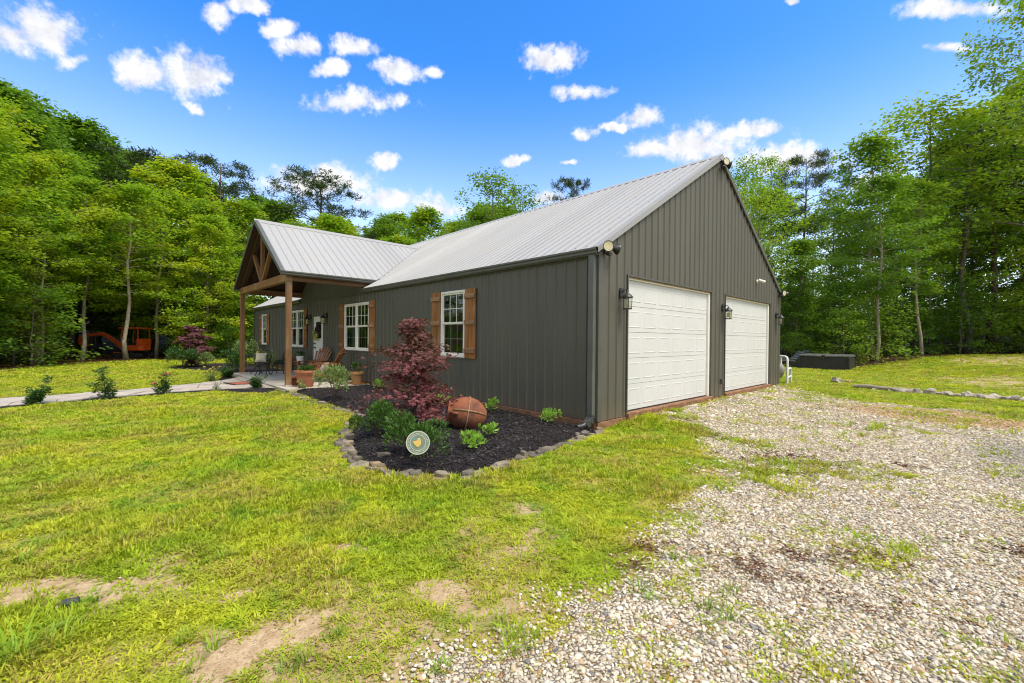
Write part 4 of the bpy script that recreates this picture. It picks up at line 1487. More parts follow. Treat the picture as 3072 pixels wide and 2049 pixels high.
# red leaved maples --------------------------------------------------------------
def red_maple(label, loc, h, w, seed, nb, leafL, tiers):
    rs = random.Random(seed)
    t_ = thing('red_maple', label, 'tree', loc, 0, 'red leaved maples')
    mb = MB()
    tp = [Vector((0, 0, -.05))]
    for i in range(1, 8):
        tp.append(Vector((rs.uniform(-.03, .03), rs.uniform(-.03, .03), h * .92 * i / 7)))
    mb.tube(tp, [.028 * (1 - .11 * i) for i in range(8)], 7)
    A_, Dn = [], []
    for i in range(nb):
        q_ = .07 + .91 * (i + rs.random()) / nb
        z = h * q_ * .93
        # outline: wide at the bottom, a waist, a second bulge, a thin top
        r_ = np.interp(q_, [x for x, _ in tiers], [y for _, y in tiers]) * w / 2 * rs.uniform(.65, 1.12)
        a = rs.uniform(0, 6.283)
        p0 = Vector((0, 0, z * .9))
        p1 = Vector((math.cos(a) * r_ * .5, math.sin(a) * r_ * .5, z + .05))
        p2 = Vector((math.cos(a + rs.uniform(-.3, .3)) * r_, math.sin(a + rs.uniform(-.3, .3)) * r_, z + rs.uniform(-.05, .06)))
        mb.tube([p0, p1, p2], [.010, .006, .002], 5)
        for k in range(7):
            f_ = .35 + .65 * k / 6
            p = p0.lerp(p1, f_ * 2) if f_ < .5 else p1.lerp(p2, f_ * 2 - 1)
            for j in range(2):
                tw = Vector((rs.gauss(0, .055), rs.gauss(0, .055), rs.uniform(-.03, .05)))
                A_.append(p + tw); Dn.append((math.cos(a), math.sin(a)))
    A_ = np.array(A_); Dn = np.array(Dn)
    k = 3
    P = np.repeat(A_, k, 0) + rng.normal(0, [.04, .04, .028], (len(A_) * k, 3))
    dd = np.repeat(Dn, k, 0)
    T = np.stack([dd[:, 0] + rng.normal(0, .8, len(P)), dd[:, 1] + rng.normal(0, .8, len(P)), rng.uniform(-.9, -.1, len(P))], 1)
    Nn = np.array([0, 0, 1.0]) + rng.normal(0, .35, P.shape)
    V, F = star_leaves(P, T, Nn, leafL * rng.uniform(.7, 1.2, len(P)))
    link('crown', np_mesh('crown', V, F), M['red'], t_)
    mb.build('trunk', M['twig'], t_)
    return t_


red_maple('red leaved maple standing in the mulch bed before the house wall', (-1.84, -2.26, bed_z(-1.84, -2.26)), 1.72, 1.60, 5, 90, .060,
          [(0, .7), (.1, 1.0), (.28, 1.0), (.42, .5), (.5, .55), (.62, .95), (.7, .72), (.78, .36), (.9, .26), (1, .1)])
red_maple('purple red maple standing beyond the porch before the wood', (-20.3, -2.85, -.1), 2.0, 2.1, 9, 46, .14, [(0, .2), (.15, .3), (.3, 1.0), (.45, .9), (.55, .55), (.7, .7), (.85, .4), (1, .1)])


# urn lying on its side, bound with straps -------------------------------------------
t_ = thing('clay_urn', 'big round clay urn lying on its side in the mulch bed', 'urn', (-1.20, -1.70, bed_z(-1.2, -1.70) - .03), 0)
ax = Vector((-.56, -.80, .16)).normalized()                        # the mouth points to the left of the picture
mz = ax.to_track_quat('Z', 'Y').to_matrix()
cen = Vector((0, 0, .245))
prof = [(.001, -.295), (.090, -.293), (.112, -.275), (.180, -.215), (.232, -.13), (.255, -.03), (.255, .05), (.238, .13), (.195, .195), (.155, .235), (.138, .25), (.140, .262), (.165, .285), (.175, .30), (.160, .305), (.125, .27), (.12, .2), (.15, .1), (.001, -.2)]
MB().lathe(prof, cen, 40, mz, close=False).build('body', M['clay'], t_, smooth='all')
for rot in (R(20),):
    pts = []
    for i in range(33):
        a = i / 32 * math.pi * 2
        # meridian straps run over the body's long axis
        zz = -.285 + .51 * (i / 32)
        rr = np.interp(zz, [p[1] for p in prof[:11]], [p[0] for p in prof[:11]])
        pts.append(cen + mz @ Vector((math.cos(rot) * (rr + .006), math.sin(rot) * (rr + .006), zz)))
    for s in (0,):
        pts2 = [cen + mz @ (Matrix.Rotation(s, 3, 'Z') @ (mz.transposed() @ (p - cen))) for p in pts]
        MB().tube(pts2, .011, 5).build('strap', simple('strap_cord', (.34, .21, .11), (.20, .13, .07), .9, 20), t_)
pts = [cen + mz @ Vector((math.cos(a * .2618) * .262, math.sin(a * .2618) * .262, .0)) for a in range(25)]
MB().tube(pts, .011, 5).build('strap', simple('strap_band', (.34, .21, .11), (.20, .13, .07), .9, 20), t_)
hd_ = [cen + mz @ Vector(p) for p in ((.135, .02, .24), (.20, .02, .245), (.235, .02, .21), (.225, .02, .16), (.205, .02, .15))]
MB().tube(hd_, [.022, .024, .024, .022, .018], 8).build('handle', M['clay'], t_, smooth=True)

# round sign with a hen ------------------------------------------------------------
_sp = CAM + ray(1254, 1328) * 4.62
sx, sy = float(_sp[0]), float(_sp[1])
vx, vy = CAM[0] - sx, CAM[1] - sy
t_ = thing('garden_sign', 'round green sign with a yellow hen standing on a stake in the bed', 'sign', (sx, sy, float(_sp[2]) - .225 * .87), math.atan2(vy, vx) + math.pi / 2 - .12)
t_.scale = (.87, .87, .87)
mt = Euler((R(90 - 6), 0, 0)).to_matrix()
SC = Vector((0, 0, .225))
MB().tube([(0, .014, -.2), (0, .014, .20)], .006, 6).build('stake', M['black'], t_)
sg = simple('sage_green_enamel', (.20, .26, .19), (.17, .22, .17), .5, 12)
sw = simple('cream_enamel', (.62, .63, .52), (.55, .56, .46), .5, 12)
pl_ = MB().lathe([(.001, -.004), (.141, -.004), (.141, .003), (.001, .003)], SC, 48, mt).build('plate', sg, t_)
for ro, ri in ((.143, .133), (.097, .0915)):
    MB().lathe([(ri, .0035), (ro, .0035), (ro, .0062), (ri, .0062), (ri, .0035)], SC, 48, mt, close=False).build('ring', sw, t_, smooth=True)
lt = MB()
rs = random.Random(4)
nl = 40
for i in range(nl):                                          # lettering around the rim, too small to read in the photograph
    a = math.pi * 2 * i / nl
    if i % 13 in (12,):
        continue
    for k in range(3):
        da = rs.uniform(-.035, .035); rr = .115 + rs.uniform(-.008, .008)
        hor = rs.random() < .45
        p = Vector((math.cos(a + da) * rr, math.sin(a + da) * rr, .0045))
        mr_ = mt @ Matrix.Rotation(a, 3, 'Z')
        lt.box(SC + mt @ p, (.014, .0032, .002) if not hor else (.0035, .0095, .002), mr_)
lt.build('lettering', sw, t_)
hen = [(-.072, .030), (-.060, .022), (-.045, .020), (-.028, .020), (-.012, .030), (-.006, .050), (.004, .060), (.014, .062), (.022, .055), (.030, .036), (.036, .010), (.036, -.016),
       (.028, -.034), (.014, -.050), (.002, -.058), (-.016, -.050), (-.034, -.034), (-.052, -.010), (-.062, .010)]
mh = MB()
n_ = len(hen)
vs = [SC + mt @ Vector((x, y, .0042)) for x, y in hen] + [SC + mt @ Vector((x * .92, y * .92, .009)) for x, y in hen]
mh.raw(vs, [tuple(range(n_, 2 * n_))] + [(i, (i + 1) % n_, (i + 1) % n_ + n_, i + n_) for i in range(n_)])
mh.build('hen_emblem', simple('yellow_hen_paint', (.74, .50, .06), (.60, .42, .16), .5, 18), t_)
MB().raw([SC + mt @ Vector(p) for p in ((-.055, .055, .0045), (-.012, .058, .0045), (-.014, .034, .0045), (-.045, .028, .0045), (-.062, .034, .0045))], [(0, 4, 3, 2, 1)]).build(
    'sky_patch', simple('blue_enamel', (.13, .30, .33), (.10, .24, .27), .5, 10), t_)
MB().raw([SC + mt @ Vector(p) for p in ((.008, .060, .0095), (.016, .060, .0095), (.018, .068, .0095), (.012, .072, .0095), (.006, .067, .0095))], [(0, 1, 2, 3, 4)]).build('comb', M['black'], t_)

# stones edging the bed --------------------------------------------------------------
edg = thing('stone_edging', 'row of flat grey and tan stones edging the mulch bed', 'edging')
rs = random.Random(12)


def flat_stone(parent, x, y, l, w, h, rz, m_, z=None, nm='stone', tilt=.08):
    n = rs.randint(5, 7)
    poly = []
    for i in range(n):
        a = 2 * math.pi * i / n + rs.uniform(-.22, .22)
        r_ = rs.uniform(.62, 1.25)
        poly.append((math.cos(a) * l / 2 * r_, math.sin(a) * w / 2 * r_))
    mb = MB()
    k = .93
    vs = [(p[0] * .96, p[1] * .96, -.03) for p in poly] + [(p[0], p[1], h * .55 + rs.uniform(-.006, .006)) for p in poly] + [(p[0] * k, p[1] * k, h + rs.uniform(-.008, .008)) for p in poly] + [(0, 0, h + rs.uniform(0, .008))]
    fs = [(i, (i + 1) % n, (i + 1) % n + n, i + n) for i in range(n)] + [(n + i, n + (i + 1) % n, 2 * n + (i + 1) % n, 2 * n + i) for i in range(n)] + [(2 * n + i, 2 * n + (i + 1) % n, 3 * n) for i in range(n)]
    o = mb.raw(vs, fs).build(nm, m_, parent, loc=(x, y, float(gz(x, y)) - .005 if z is None else z))
    o.rotation_euler = (rs.uniform(-tilt, tilt), rs.uniform(-tilt, tilt), rz)
    return o


EDGE = [(-8.05, -2.40, .2), (-7.75, -2.42, .26), (-7.40, -2.38, .3), (-7.05, -2.40, .26), (-6.72, -2.38, .3), (-6.36, -2.40, .28), (-6.02, -2.41, .3), (-5.66, -2.43, .26), (-5.34, -2.47, .3),
        (-4.98, -2.49, .32), (-4.64, -2.45, .28), (-4.34, -2.40, .26), (-4.04, -2.36, .28), (-3.70, -2.38, .26), (-3.40, -2.50, .26), (-3.08, -2.64, .28), (-2.76, -2.84, .26), (-2.44, -3.04, .26), (-2.16, -3.22, .26),
        (-1.86, -3.33, .27), (-1.58, -3.44, .25), (-1.29, -3.55, .27), (-.98, -3.64, .24), (-.73, -3.69, .22), (-.48, -3.72, .24), (-.24, -3.68, .24), (.0, -3.59, .24), (.18, -3.45, .22), (.38, -3.27, .24),
        (.52, -3.06, .22), (.54, -2.84, .24), (.52, -2.60, .24), (.42, -2.06, .2), (.40, -1.86, .22), (.38, -1.60, .24), (.34, -1.33, .24), (.28, -1.07, .24), (.22, -.84, .26), (.24, -.60, .28), (.12, -.52, .2), (.18, -.34, .22), (.14, -.16, .2)]
for i, (x, y, l) in enumerate(EDGE):
    a, b = EDGE[max(i - 1, 0)], EDGE[min(i + 1, len(EDGE) - 1)]
    rz = math.atan2(b[1] - a[1], b[0] - a[0]) + rs.uniform(-.45, .45)
    flat_stone(edg, x + rs.uniform(-.04, .04), y + rs.uniform(-.04, .04), l * rs.uniform(.95, 1.4), rs.uniform(.10, .27), rs.uniform(.02, .06), rz, M['stone'], tilt=.16)
    if rs.random() < .45:
        flat_stone(edg, x + rs.uniform(-.05, .05), y + rs.uniform(.02, .07), l * .8, rs.uniform(.10, .14), .03, rz + rs.uniform(-.4, .4), M['stone'], z=float(gz(x, y)) + .04)
flat_stone(edg, -.55, -3.40, .22, .07, .03, .5, M['stone'], z=bed_z(-.55, -3.4) - .002)

# log, rocks and boulders on the far lawn ----------------------------------------------
t_ = thing('rock_row', 'row of pale rocks lying on the lawn beyond the gravel', 'rocks')


def rock(parent, x, y, l, w, h, nm='rock', m_=None, label=None):
    bm = bmesh.new()
    bmesh.ops.create_icosphere(bm, subdivisions=2, radius=1)
    for v_ in bm.verts:
        k = 1 + rs.uniform(-.28, .24)
        v_.co = Vector((v_.co.x * l / 2 * k, v_.co.y * w / 2 * k, v_.co.z * h * .62 * k + h * .30))
    me = bpy.data.meshes.new(nm)
    bm.to_mesh(me); bm.free()
    o = link(nm, me, m_ or M['rockw'], parent, loc=(x, y, float(gz(x, y))))
    o.rotation_euler = (0, 0, rs.uniform(-.4, .4))
    return o


for i in range(30):
    q_ = i / 29
    x = 2.7 + q_ * 4.2
    rock(t_, x + rs.uniform(-.06, .06), 10.9 + rs.uniform(-.12, .12) + .03 * i * .1, rs.uniform(.16, .36), rs.uniform(.14, .26), rs.uniform(.10, .20))
for i in range(7):
    rock(t_, 2.15 + i * .16, 11.12 + rs.uniform(-.06, .06), rs.uniform(.14, .24), .15, rs.uniform(.08, .13))
lg = thing('log', 'weathered grey log lying at the end of the rock row', 'log', (1.62, 11.15, float(gz(1.6, 11.1))), -.10)
mlog = wood('weathered_log', (.32, .27, .21), (.16, .13, .10), 'x', .9)
MB().tube([(0, 0, .07), (.35, .03, .085), (.75, -.02, .07), (1.15, .04, .075), (1.45, .0, .06)], [.055, .066, .056, .05, .035], 12).build('trunk', mlog, lg, smooth=True)
MB().tube([(-.002, 0, .07), (-.008, 0, .07)], [.048, .045], 12).build('cut_end', simple('cut_wood', (.40, .31, .21), (.25, .18, .12), .9, 8), lg)
o = rock(None, .90, 12.8, .34, .28, .24, 'boulder'); tag(o, 'pale boulder alone on the lawn behind the garage corner', 'boulder')
o = rock(None, 1.16, 13.15, .20, .18, .13, 'boulder', simple('tan_rock', (.42, .30, .17), (.3, .2, .11), .9, 6, .6)); tag(o, 'small tan rock on the lawn beside the pale boulder', 'boulder')
dr_ = thing('dark_stone', 'dark flat stone lying in the bare patch at lower left', 'stone', (.835, -5.895, float(gz(.83, -5.9))), 0)
flat_stone(dr_, 0, 0, .10, .065, .028, .8, simple('charcoal_stone', (.055, .055, .058), (.03, .03, .032), .8, 12, .6), z=0)


# porch things -------------------------------------------------------------------------
def pot(name, label, loc, prof, m_, soil_r, soil_z, group=None):
    t_ = thing(name, label, 'pot', loc, 0, group)
    MB().lathe(prof, (0, 0, 0), 32, close=False).build('pot', m_, t_, smooth=True)
    MB().lathe([(.001, soil_z), (soil_r, soil_z - .004)], (0, 0, 0), 24, close=False).build('soil', M['soil'], t_, smooth='all')
    return t_


def pot_leaves(t_, z0, w, h, n, L, m_, wd=.5, lumps=7):
    V, F = shrub_mesh(w, h, n, L, wd, lumps)
    V[:, 2] += z0
    link('foliage', np_mesh('foliage', V, F), M[m_], t_)


PZ = SLZ + .001
POTS = 'planted pots on the porch'
t_ = pot('plant_pot', 'large round terracotta pot at the porch corner beside the timber post', (-8.42, -1.72, PZ),
         [(.001, .001), (.165, .0), (.175, .01), (.235, .24), (.262, .355), (.268, .36), (.268, .395), (.285, .40), (.287, .44), (.272, .445), (.262, .40), (.25, .36)], M['terracotta'], .262, .40, POTS)
pot_leaves(t_, .39, .40, .16, 320, .065, 'shrubleaf')
t_ = pot('plant_pot', 'small brown pot mostly hidden behind the near porch post', (-8.98, -1.86, PZ),
         [(.001, .001), (.105, .0), (.15, .2), (.152, .205), (.165, .21), (.165, .245), (.15, .247), (.14, .2)], M['clay'], .145, .21, POTS)
t_ = pot('plant_pot', 'weathered terracotta pot with painted leaves at the wall end of the porch', (-8.32, -.33, -.02),
         [(.001, .001), (.13, .0), (.175, .25), (.177, .255), (.20, .26), (.20, .33), (.185, .335), (.17, .28)], simple('mossy_terracotta', (.40, .19, .075), (.30, .20, .06), .85, 9, .2), .18, .29, POTS)
pot_leaves(t_, .28, .34, .28, 240, .10, 'shrubleaf', .3)
MB().box2((-.26, -.2, -.028), (.26, .2, -.001)).build('wood_base', M['oak'], t_, bevel=.004)
t_ = pot('plant_pot', 'white ribbed pot on a low plant stand beside the front door', (-13.1, -.42, .33),
         [(.001, .001), (.11, .0), (.112, .05), (.118, .055), (.118, .12), (.122, .125), (.122, .19), (.13, .20), (.13, .26), (.12, .262), (.115, .2)], M['white'], .118, .22, POTS)
pot_leaves(t_, .2, .24, .2, 110, .09, 'shrubleaf', .35)
t_ = pot('plant_pot', 'small red clay pot on the plant stand beside the white ribbed pot', (-13.42, -.5, .33),
         [(.001, .001), (.07, .0), (.095, .13), (.105, .135), (.105, .165), (.095, .166), (.085, .13)], M['clay'], .09, .14, POTS)
pot_leaves(t_, .13, .3, .3, 160, .04, 'shrublight', .5)
t_ = thing('plant_stand', 'low dark plant stand against the wall beside the front door', 'stand', (-13.25, -.45, PZ))
MB().box2((-.36, -.15, .355), (.36, .15, .378)).build('top', M['oak'], t_, bevel=.004)
for a in (-.32, .32):
    for b in (-.12, .12):
        MB().box2((a - .018, b - .018, 0), (a + .018, b + .018, .354)).build('leg', M['black'], t_)
t_ = pot('plant_pot', 'little flowering pot on the slab edge in front of the large terracotta pot', (-8.12, -1.95, PZ), [(.001, .001), (.05, 0), (.065, .09), (.07, .09), (.07, .11), (.062, .11)], M['clay'], .062, .09, POTS)
pot_leaves(t_, .08, .18, .13, 80, .04, 'shrublight', .5)


def adirondack(label, loc, rz, cushion=False):
    """front faces local -y"""
    t_ = thing('adirondack_chair', label, 'chair', loc, rz, 'wooden chairs on the porch')
    O = M['oak']
    for sx_ in (-1, 1):
        MB().box2((sx_ * .31 - .02, -.40, 0), (sx_ * .31 + .02, -.30, .54)).build('front_leg', O, t_, bevel=.004)
        MB().bar((sx_ * .265, -.42, .33), (sx_ * .265, .48, .045), .035, .12).build('side_rail', O, t_, bevel=.004)
        a_ = MB().prism([(sx_ * .24, -.46), (sx_ * .40, -.46), (sx_ * .42, -.3), (sx_ * .37, .34), (sx_ * .29, .34), (sx_ * .27, -.2)], .542, .565)
        a_.build('armrest', O, t_, bevel=.004)
    for i in range(6):
        y = -.42 + i * .088
        z = .395 - (y + .42) * .317
        MB().box((0, y, z + .015), (.56, .076, .022), (R(-17.5), 0, 0)).build('seat_slat', O, t_, bevel=.004)
    # fanned back
    n = 7
    for i in range(n):
        f_ = (i - (n - 1) / 2) / ((n - 1) / 2)
        L = .86 - .16 * f_ * f_
        a0 = Vector((f_ * .20, .10, .26))
        a1 = Vector((f_ * .33, .10 + L * math.sin(R(27)), .26 + L * math.cos(R(27))))
        MB().bar(a0, a1, .068, .018, (0, -math.cos(R(27)), math.sin(R(27)))).build('back_slat', O, t_, bevel=.004)
    MB().box((0, .20, .42), (.54, .03, .06), (R(-27), 0, 0)).build('back_rail', O, t_)
    MB().box((0, .33, .555), (.70, .05, .05)).build('back_rail', O, t_)
    MB().box((0, .45, .86), (.50, .025, .06), (R(-27), 0, 0)).build('back_rail', O, t_)
    return t_


adirondack('wooden slatted armchair facing out between the front door and the window', (-11.0, -.62, PZ), R(24))
adirondack('wooden slatted armchair seen from the side with a cream cushion on its seat', (-9.50, -.74, PZ), R(-36))


def pillow(label, loc, size, rot, m_):
    bm = bmesh.new()
    bmesh.ops.create_grid(bm, x_segments=12, y_segments=12, size=.5)
    top = list(bm.verts)
    me = bpy.data.meshes.new('cushion')
    V, F = [], []
    n = 13
    for s in (1, -1):
        for i in range(n):
            for j in range(n):
                u, w = i / (n - 1) * 2 - 1, j / (n - 1) * 2 - 1
                b = (1 - abs(u) ** 2.6) * (1 - abs(w) ** 2.6)
                pin = 1 - .10 * (1 - abs(u)) * abs(w) - .0
                V.append((u * size[0] / 2 * (1 - .08 * (1 - w * w)), w * size[1] / 2 * (1 - .08 * (1 - u * u)), s * size[2] / 2 * b ** .6))
    bm.free()
    for s in range(2):
        o_ = s * n * n
        for i in range(n - 1):
            for j in range(n - 1):
                q4 = (o_ + i * n + j, o_ + (i + 1) * n + j, o_ + (i + 1) * n + j + 1, o_ + i * n + j + 1)
                F.append(q4 if s == 0 else q4[::-1])
    me.from_pydata(V, [], F)
    o = link('cushion', me, m_, None, 'all', loc=loc)
    o.rotation_euler = rot
    return tag(o, label, 'cushion', 'cushions on the porch chairs')


pillow('cream cushion leaning in the wooden armchair seen from the side', (-9.58, -.82, .36), (.46, .40, .17), (R(62), 0, R(-36)), M['cushion'])


def bistro_chair(label, loc, rz):
    """cast iron chair, faces local -y"""
    t_ = thing('iron_chair', label, 'chair', loc, rz, 'black iron chairs on the porch')
    I = M['iron']
    MB().lathe([(.16, .405), (.205, .41), (.21, .425), (.205, .435), (.16, .43)], (0, 0, 0), 24, close=False).build('seat_ring', I, t_, smooth=True)
    s = MB()
    for i in range(10):
        a = i * math.pi / 5
        s.tube([(.03 * math.cos(a), .03 * math.sin(a), .42), (.10 * math.cos(a + .35), .10 * math.sin(a + .35), .422), (.18 * math.cos(a), .18 * math.sin(a), .42)], .008, 4)
    s.lathe([(.09, .415), (.11, .415), (.11, .428), (.09, .428)], (0, 0, 0), 18, close=False)
    s.build('seat_lattice', I, t_)
    for sx_ in (-1, 1):
        MB().tube([(sx_ * .15, -.13, .41), (sx_ * .19, -.18, .28), (sx_ * .15, -.16, .12), (sx_ * .19, -.21, .0)], [.018, .017, .013, .016], 7).build('leg', I, t_, smooth=True)
        MB().tube([(sx_ * .14, .14, .41), (sx_ * .16, .18, .25), (sx_ * .14, .18, .12), (sx_ * .18, .24, .0)], [.018, .016, .013, .016], 7).build('leg', I, t_, smooth=True)
    # scrolled apron
    ap = MB()
    for i in range(16):
        a = i * math.pi / 8
        ap.tube([(.195 * math.cos(a), .195 * math.sin(a), .40), (.2 * math.cos(a + .2), .2 * math.sin(a + .2), .335), (.195 * math.cos(a + .39), .195 * math.sin(a + .39), .40)], .007, 4)
    ap.build('apron', I, t_)
    def bp(x, z):                       # the back leans backwards
        return (x, .17 + (z - .42) * .22 - .25 * x * x, z)
    rim = [bp(-.13, .42), bp(-.17, .52), bp(-.215, .64), bp(-.20, .76), bp(-.13, .85), bp(0, .885), bp(.13, .85), bp(.20, .76), bp(.215, .64), bp(.17, .52), bp(.13, .42)]
    MB().tube(rim, .014, 6).build('back_frame', I, t_, smooth=True)
    b = MB()
    def circ(cx_, cz_, r_, n=14):
        b.tube([bp(cx_ + r_ * math.cos(k * 6.2832 / n), cz_ + r_ * math.sin(k * 6.2832 / n)) for k in range(n + 1)], .0075, 4)
    for (cx_, cz_, r_) in ((0, .80, .05), (-.09, .76, .052), (.09, .76, .052), (-.125, .65, .058), (.125, .65, .058), (0, .68, .052), (-.06, .57, .05), (.06, .57, .05), (-.115, .53, .035), (.115, .53, .035), (0, .48, .045)):
        circ(cx_, cz_, r_)
    for k in range(8):
        a = k * math.pi / 4
        b.tube([bp(.05 * math.cos(a), .68 + .05 * math.sin(a)), bp(.16 * math.cos(a + .15), .68 + .16 * math.sin(a + .15))], .007, 4)
    b.tube([bp(-.16, .50), bp(0, .53), bp(.16, .50)], .009, 5)
    b.build('back_scrolls', I, t_)
    return t_


bistro_chair('black iron chair in front of the little table with a striped cushion on it', (-12.85, -1.72, PZ), R(62))
bistro_chair('black iron chair behind with its round scrolled back in full view', (-13.45, -1.02, PZ), R(-40))
pillow('striped cream cushion standing on the iron chair', (-13.02, -1.74, .58), (.36, .34, .13), (R(72), 0, R(62)), M['cushion2'])
t_ = thing('bistro_table', 'small round dark table on the porch beside the iron chairs', 'table', (-13.95, -1.62, PZ), 0)
MB().lathe([(.001, .655), (.34, .655), (.35, .662), (.35, .678), (.34, .684), (.001, .684)], (0, 0, 0), 28).build('table_top', M['iron'], t_, smooth=True)
for k in range(3):
    a = k * 2.094 + .4
    MB().tube([(.05 * math.cos(a), .05 * math.sin(a), .655), (.09 * math.cos(a), .09 * math.sin(a), .4), (.05 * math.cos(a), .05 * math.sin(a), .25), (.25 * math.cos(a), .25 * math.sin(a), .0)], .016, 7).build('leg', M['iron'], t_, smooth=True)
MB().lathe([(.04, .24), (.07, .24), (.07, .26), (.04, .26)], (0, 0, 0), 14, close=False).build('collar', M['iron'], t_)
t_ = thing('watering_can', 'yellow watering can planter standing on the small round table', 'can', (-13.85, -1.62, PZ + .685), R(-35))
MB().lathe([(.001, .001), (.085, 0), (.088, .01), (.082, .12), (.084, .125), (.080, .13), (.074, .12)], (0, 0, 0), 22, close=False).build('body', M['yellow'], t_, smooth=True)
MB().tube([(-.08, 0, .03), (-.14, 0, .08), (-.19, 0, .15)], [.016, .013, .011], 8).build('spout', M['yellow'], t_, smooth=True)
MB().tube([(-.18, 0, .145), (-.205, 0, .172)], [.013, .032], 10).build('rose_head', M['yellow'], t_)
MB().tube([(.075, 0, .12), (.06, 0, .21), (0, 0, .25), (-.05, 0, .2)], .007, 6).build('handle', M['steel'], t_, smooth=True)
V, F = shrub_mesh(.14, .1, 90, .04); V[:, 2] += .11
link('foliage', np_mesh('foliage', V, F), M['shrublight'], t_)
# wreath
t_ = thing('door_wreath', 'dark vine wreath with pale flowers hanging on the front door', 'wreath', (-12.37, -.045, 1.50), 0)
w_ = MB()
rs = random.Random(3)
for k in range(9):
    ph, rr = rs.uniform(0, 6), rs.uniform(.19, .24)
    w_.tube([((rr + .02 * math.sin(5 * i * .2618 + ph)) * math.cos(i * .2618), -.02 + .025 * math.cos(4 * i * .2618 + ph), (rr + .02 * math.sin(5 * i * .2618 + ph)) * math.sin(i * .2618)) for i in range(25)], .009, 4)
w_.build('vine_ring', M['vine'], t_)
for k, (x, z, fm) in enumerate(((-.16, -.12, 'petalw'), (-.06, -.20, 'petalw'), (.06, -.19, 'petaly'), (-.21, -.02, 'petalw'), (.13, -.13, 'petalw'), (-.02, -.12, 'petaly'))):
    d = rnd_dirs(40)
    d[:, 1] = -np.abs(d[:, 1])
    V, F = leaves(np.array([[x, -.05, z]]) + d * .03, d, rnd_dirs(40), .05, .045, .2)
    link('flower', np_mesh('flower', V, F), M[fm], t_)
d = rnd_dirs(70); d[:, 1] = -np.abs(d[:, 1])
V, F = leaves(np.array([[-.05, -.04, -.14]]) + d * np.array([.2, .03, .12]), d + np.array([0, 0, -.5]), rnd_dirs(70), .08, .035)
link('foliage', np_mesh('foliage', V, F), M['lime'], t_)
MB().raw([(-.07, -.03, .22), (.07, -.03, .22), (.03, -.045, .02), (0, -.04, .12), (-.03, -.045, .02)], [(0, 1, 2, 3, 4)]).build('ribbon', M['black'], t_)
# mat on the path
t_ = thing('door_mat', 'brown and red mat lying on the path at the porch edge', 'mat', (-10.75, -2.85, float(gz(-10.75, -2.85)) + .055), R(10))
MB().box2((-.38, -.24, 0), (.38, .24, .014)).build('mat', simple('coir_mat', (.30, .15, .08), (.24, .11, .06), .95, 20, .5), t_, bevel=.004)
MB().box2((.12, -.2, .0145), (.34, .2, .018)).build('red_print', simple('red_print', (.50, .06, .05), (.42, .09, .07), .95, 20), t_)
MB().box2((-.40, -.27, -.003), (.40, -.245, .02)).build('black_border', M['rubber'], t_)

# pressure tank with its white pipes -----------------------------------------------------
t_ = thing('pressure_tank', 'tan pressure tank lying behind the garage corner', 'tank', (-.70, 10.84, float(gz(-.6, 10.9))), R(20))
MB().lathe([(.001, -.52), (.14, -.50), (.25, -.42), (.29, -.32), (.29, .32), (.25, .42), (.14, .50), (.001, .52)], (0, 0, .46), 28, Euler((0, R(90), 0)).to_matrix()).build('tank_shell', M['tank'], t_, smooth='all')
for x in (-.28, .28):
    MB().prism([(x - .03, -.2), (x + .03, -.2), (x + .03, .2), (x - .03, .2)], 0, .24).build('saddle', M['rubber'], t_)
t_ = thing('pvc_pipes', 'white plastic water pipes beside the tan pressure tank', 'pipes', (0, 0, 0))
z0 = float(gz(-.1, 10.7))
pa = np.array([-.06, 10.72]); pb_ = np.array([-.16, 11.55]); pc = np.array([-.40, 10.95])
MB().tube([(pa[0], pa[1], z0 - .05), (pa[0], pa[1], z0 + .82), (pa[0] - .02, pa[1] + .02, z0 + .9), (pa[0] - .07, pa[1] + .05, z0 + .93), (pc[0], pc[1], z0 + .95)], .036, 10).build('riser', M['pvc'], t_, smooth=True)
MB().tube([(pb_[0], pb_[1], z0 - .05), (pb_[0], pb_[1], z0 + .42), (pb_[0] + .01, pb_[1] - .06, z0 + .5), (pb_[0] + .03, pb_[1] - .2, z0 + .52), (pa[0], pa[1], z0 + .52)], .036, 10).build('loop', M['pvc'], t_, smooth=True)
MB().tube([(pb_[0], pb_[1], z0 + .24), (pa[0], pa[1], z0 + .24)], .03, 8).build('cross_pipe', M['pvc'], t_, smooth=True)
MB().tube([(pc[0] + .1, pc[1] - .06, z0 + .94), (pc[0] + .1, pc[1] - .06, z0 + .66)], .036, 10).build('drop_pipe', M['pvc'], t_, smooth=True)
MB().box2((-.62, 10.5, z0 - .02), (.02, 10.62, z0 + .03)).build('base_board', M['slab'], t_)

# hot tub ----------------------------------------------------------------------------------
hz = float(gz(-1.1, 21.9))
t_ = thing('hot_tub', 'dark hot tub with a grey folded lid on the lawn before the wood', 'hot tub', (-1.10, 22.05, hz), R(1))
HW, HD, HH = 1.06, .95, .66
MB().box2((-HW + .02, -HD + .02, .0), (HW - .02, HD - .02, HH)).build('shell', M['tub'], t_, bevel=.02)
for face in range(2):
    n = 13
    for i in range(n):
        z = .05 + i * (HH - .1) / n
        h_ = (HH - .1) / n - .01
        if face == 0:
            for (a, b) in ((-HW + .08, -.36), (-.30, .30), (.36, HW - .08)):
                if a == -.30:
                    continue
                MB().box2((a, -HD + .004, z), (b, -HD + .0195, z + h_)).build('slat', M['tub'], t_)
        else:
            MB().box2((HW - .0195, -HD + .10, z), (HW - .004, HD - .10, z + h_)).build('slat', M['tub'], t_)
for i in range(8):
    x = -.28 + i * .073
    MB().box2((x, -HD + .004, .05), (x + .06, -HD + .0195, HH - .05)).build('slat', M['tub'], t_)
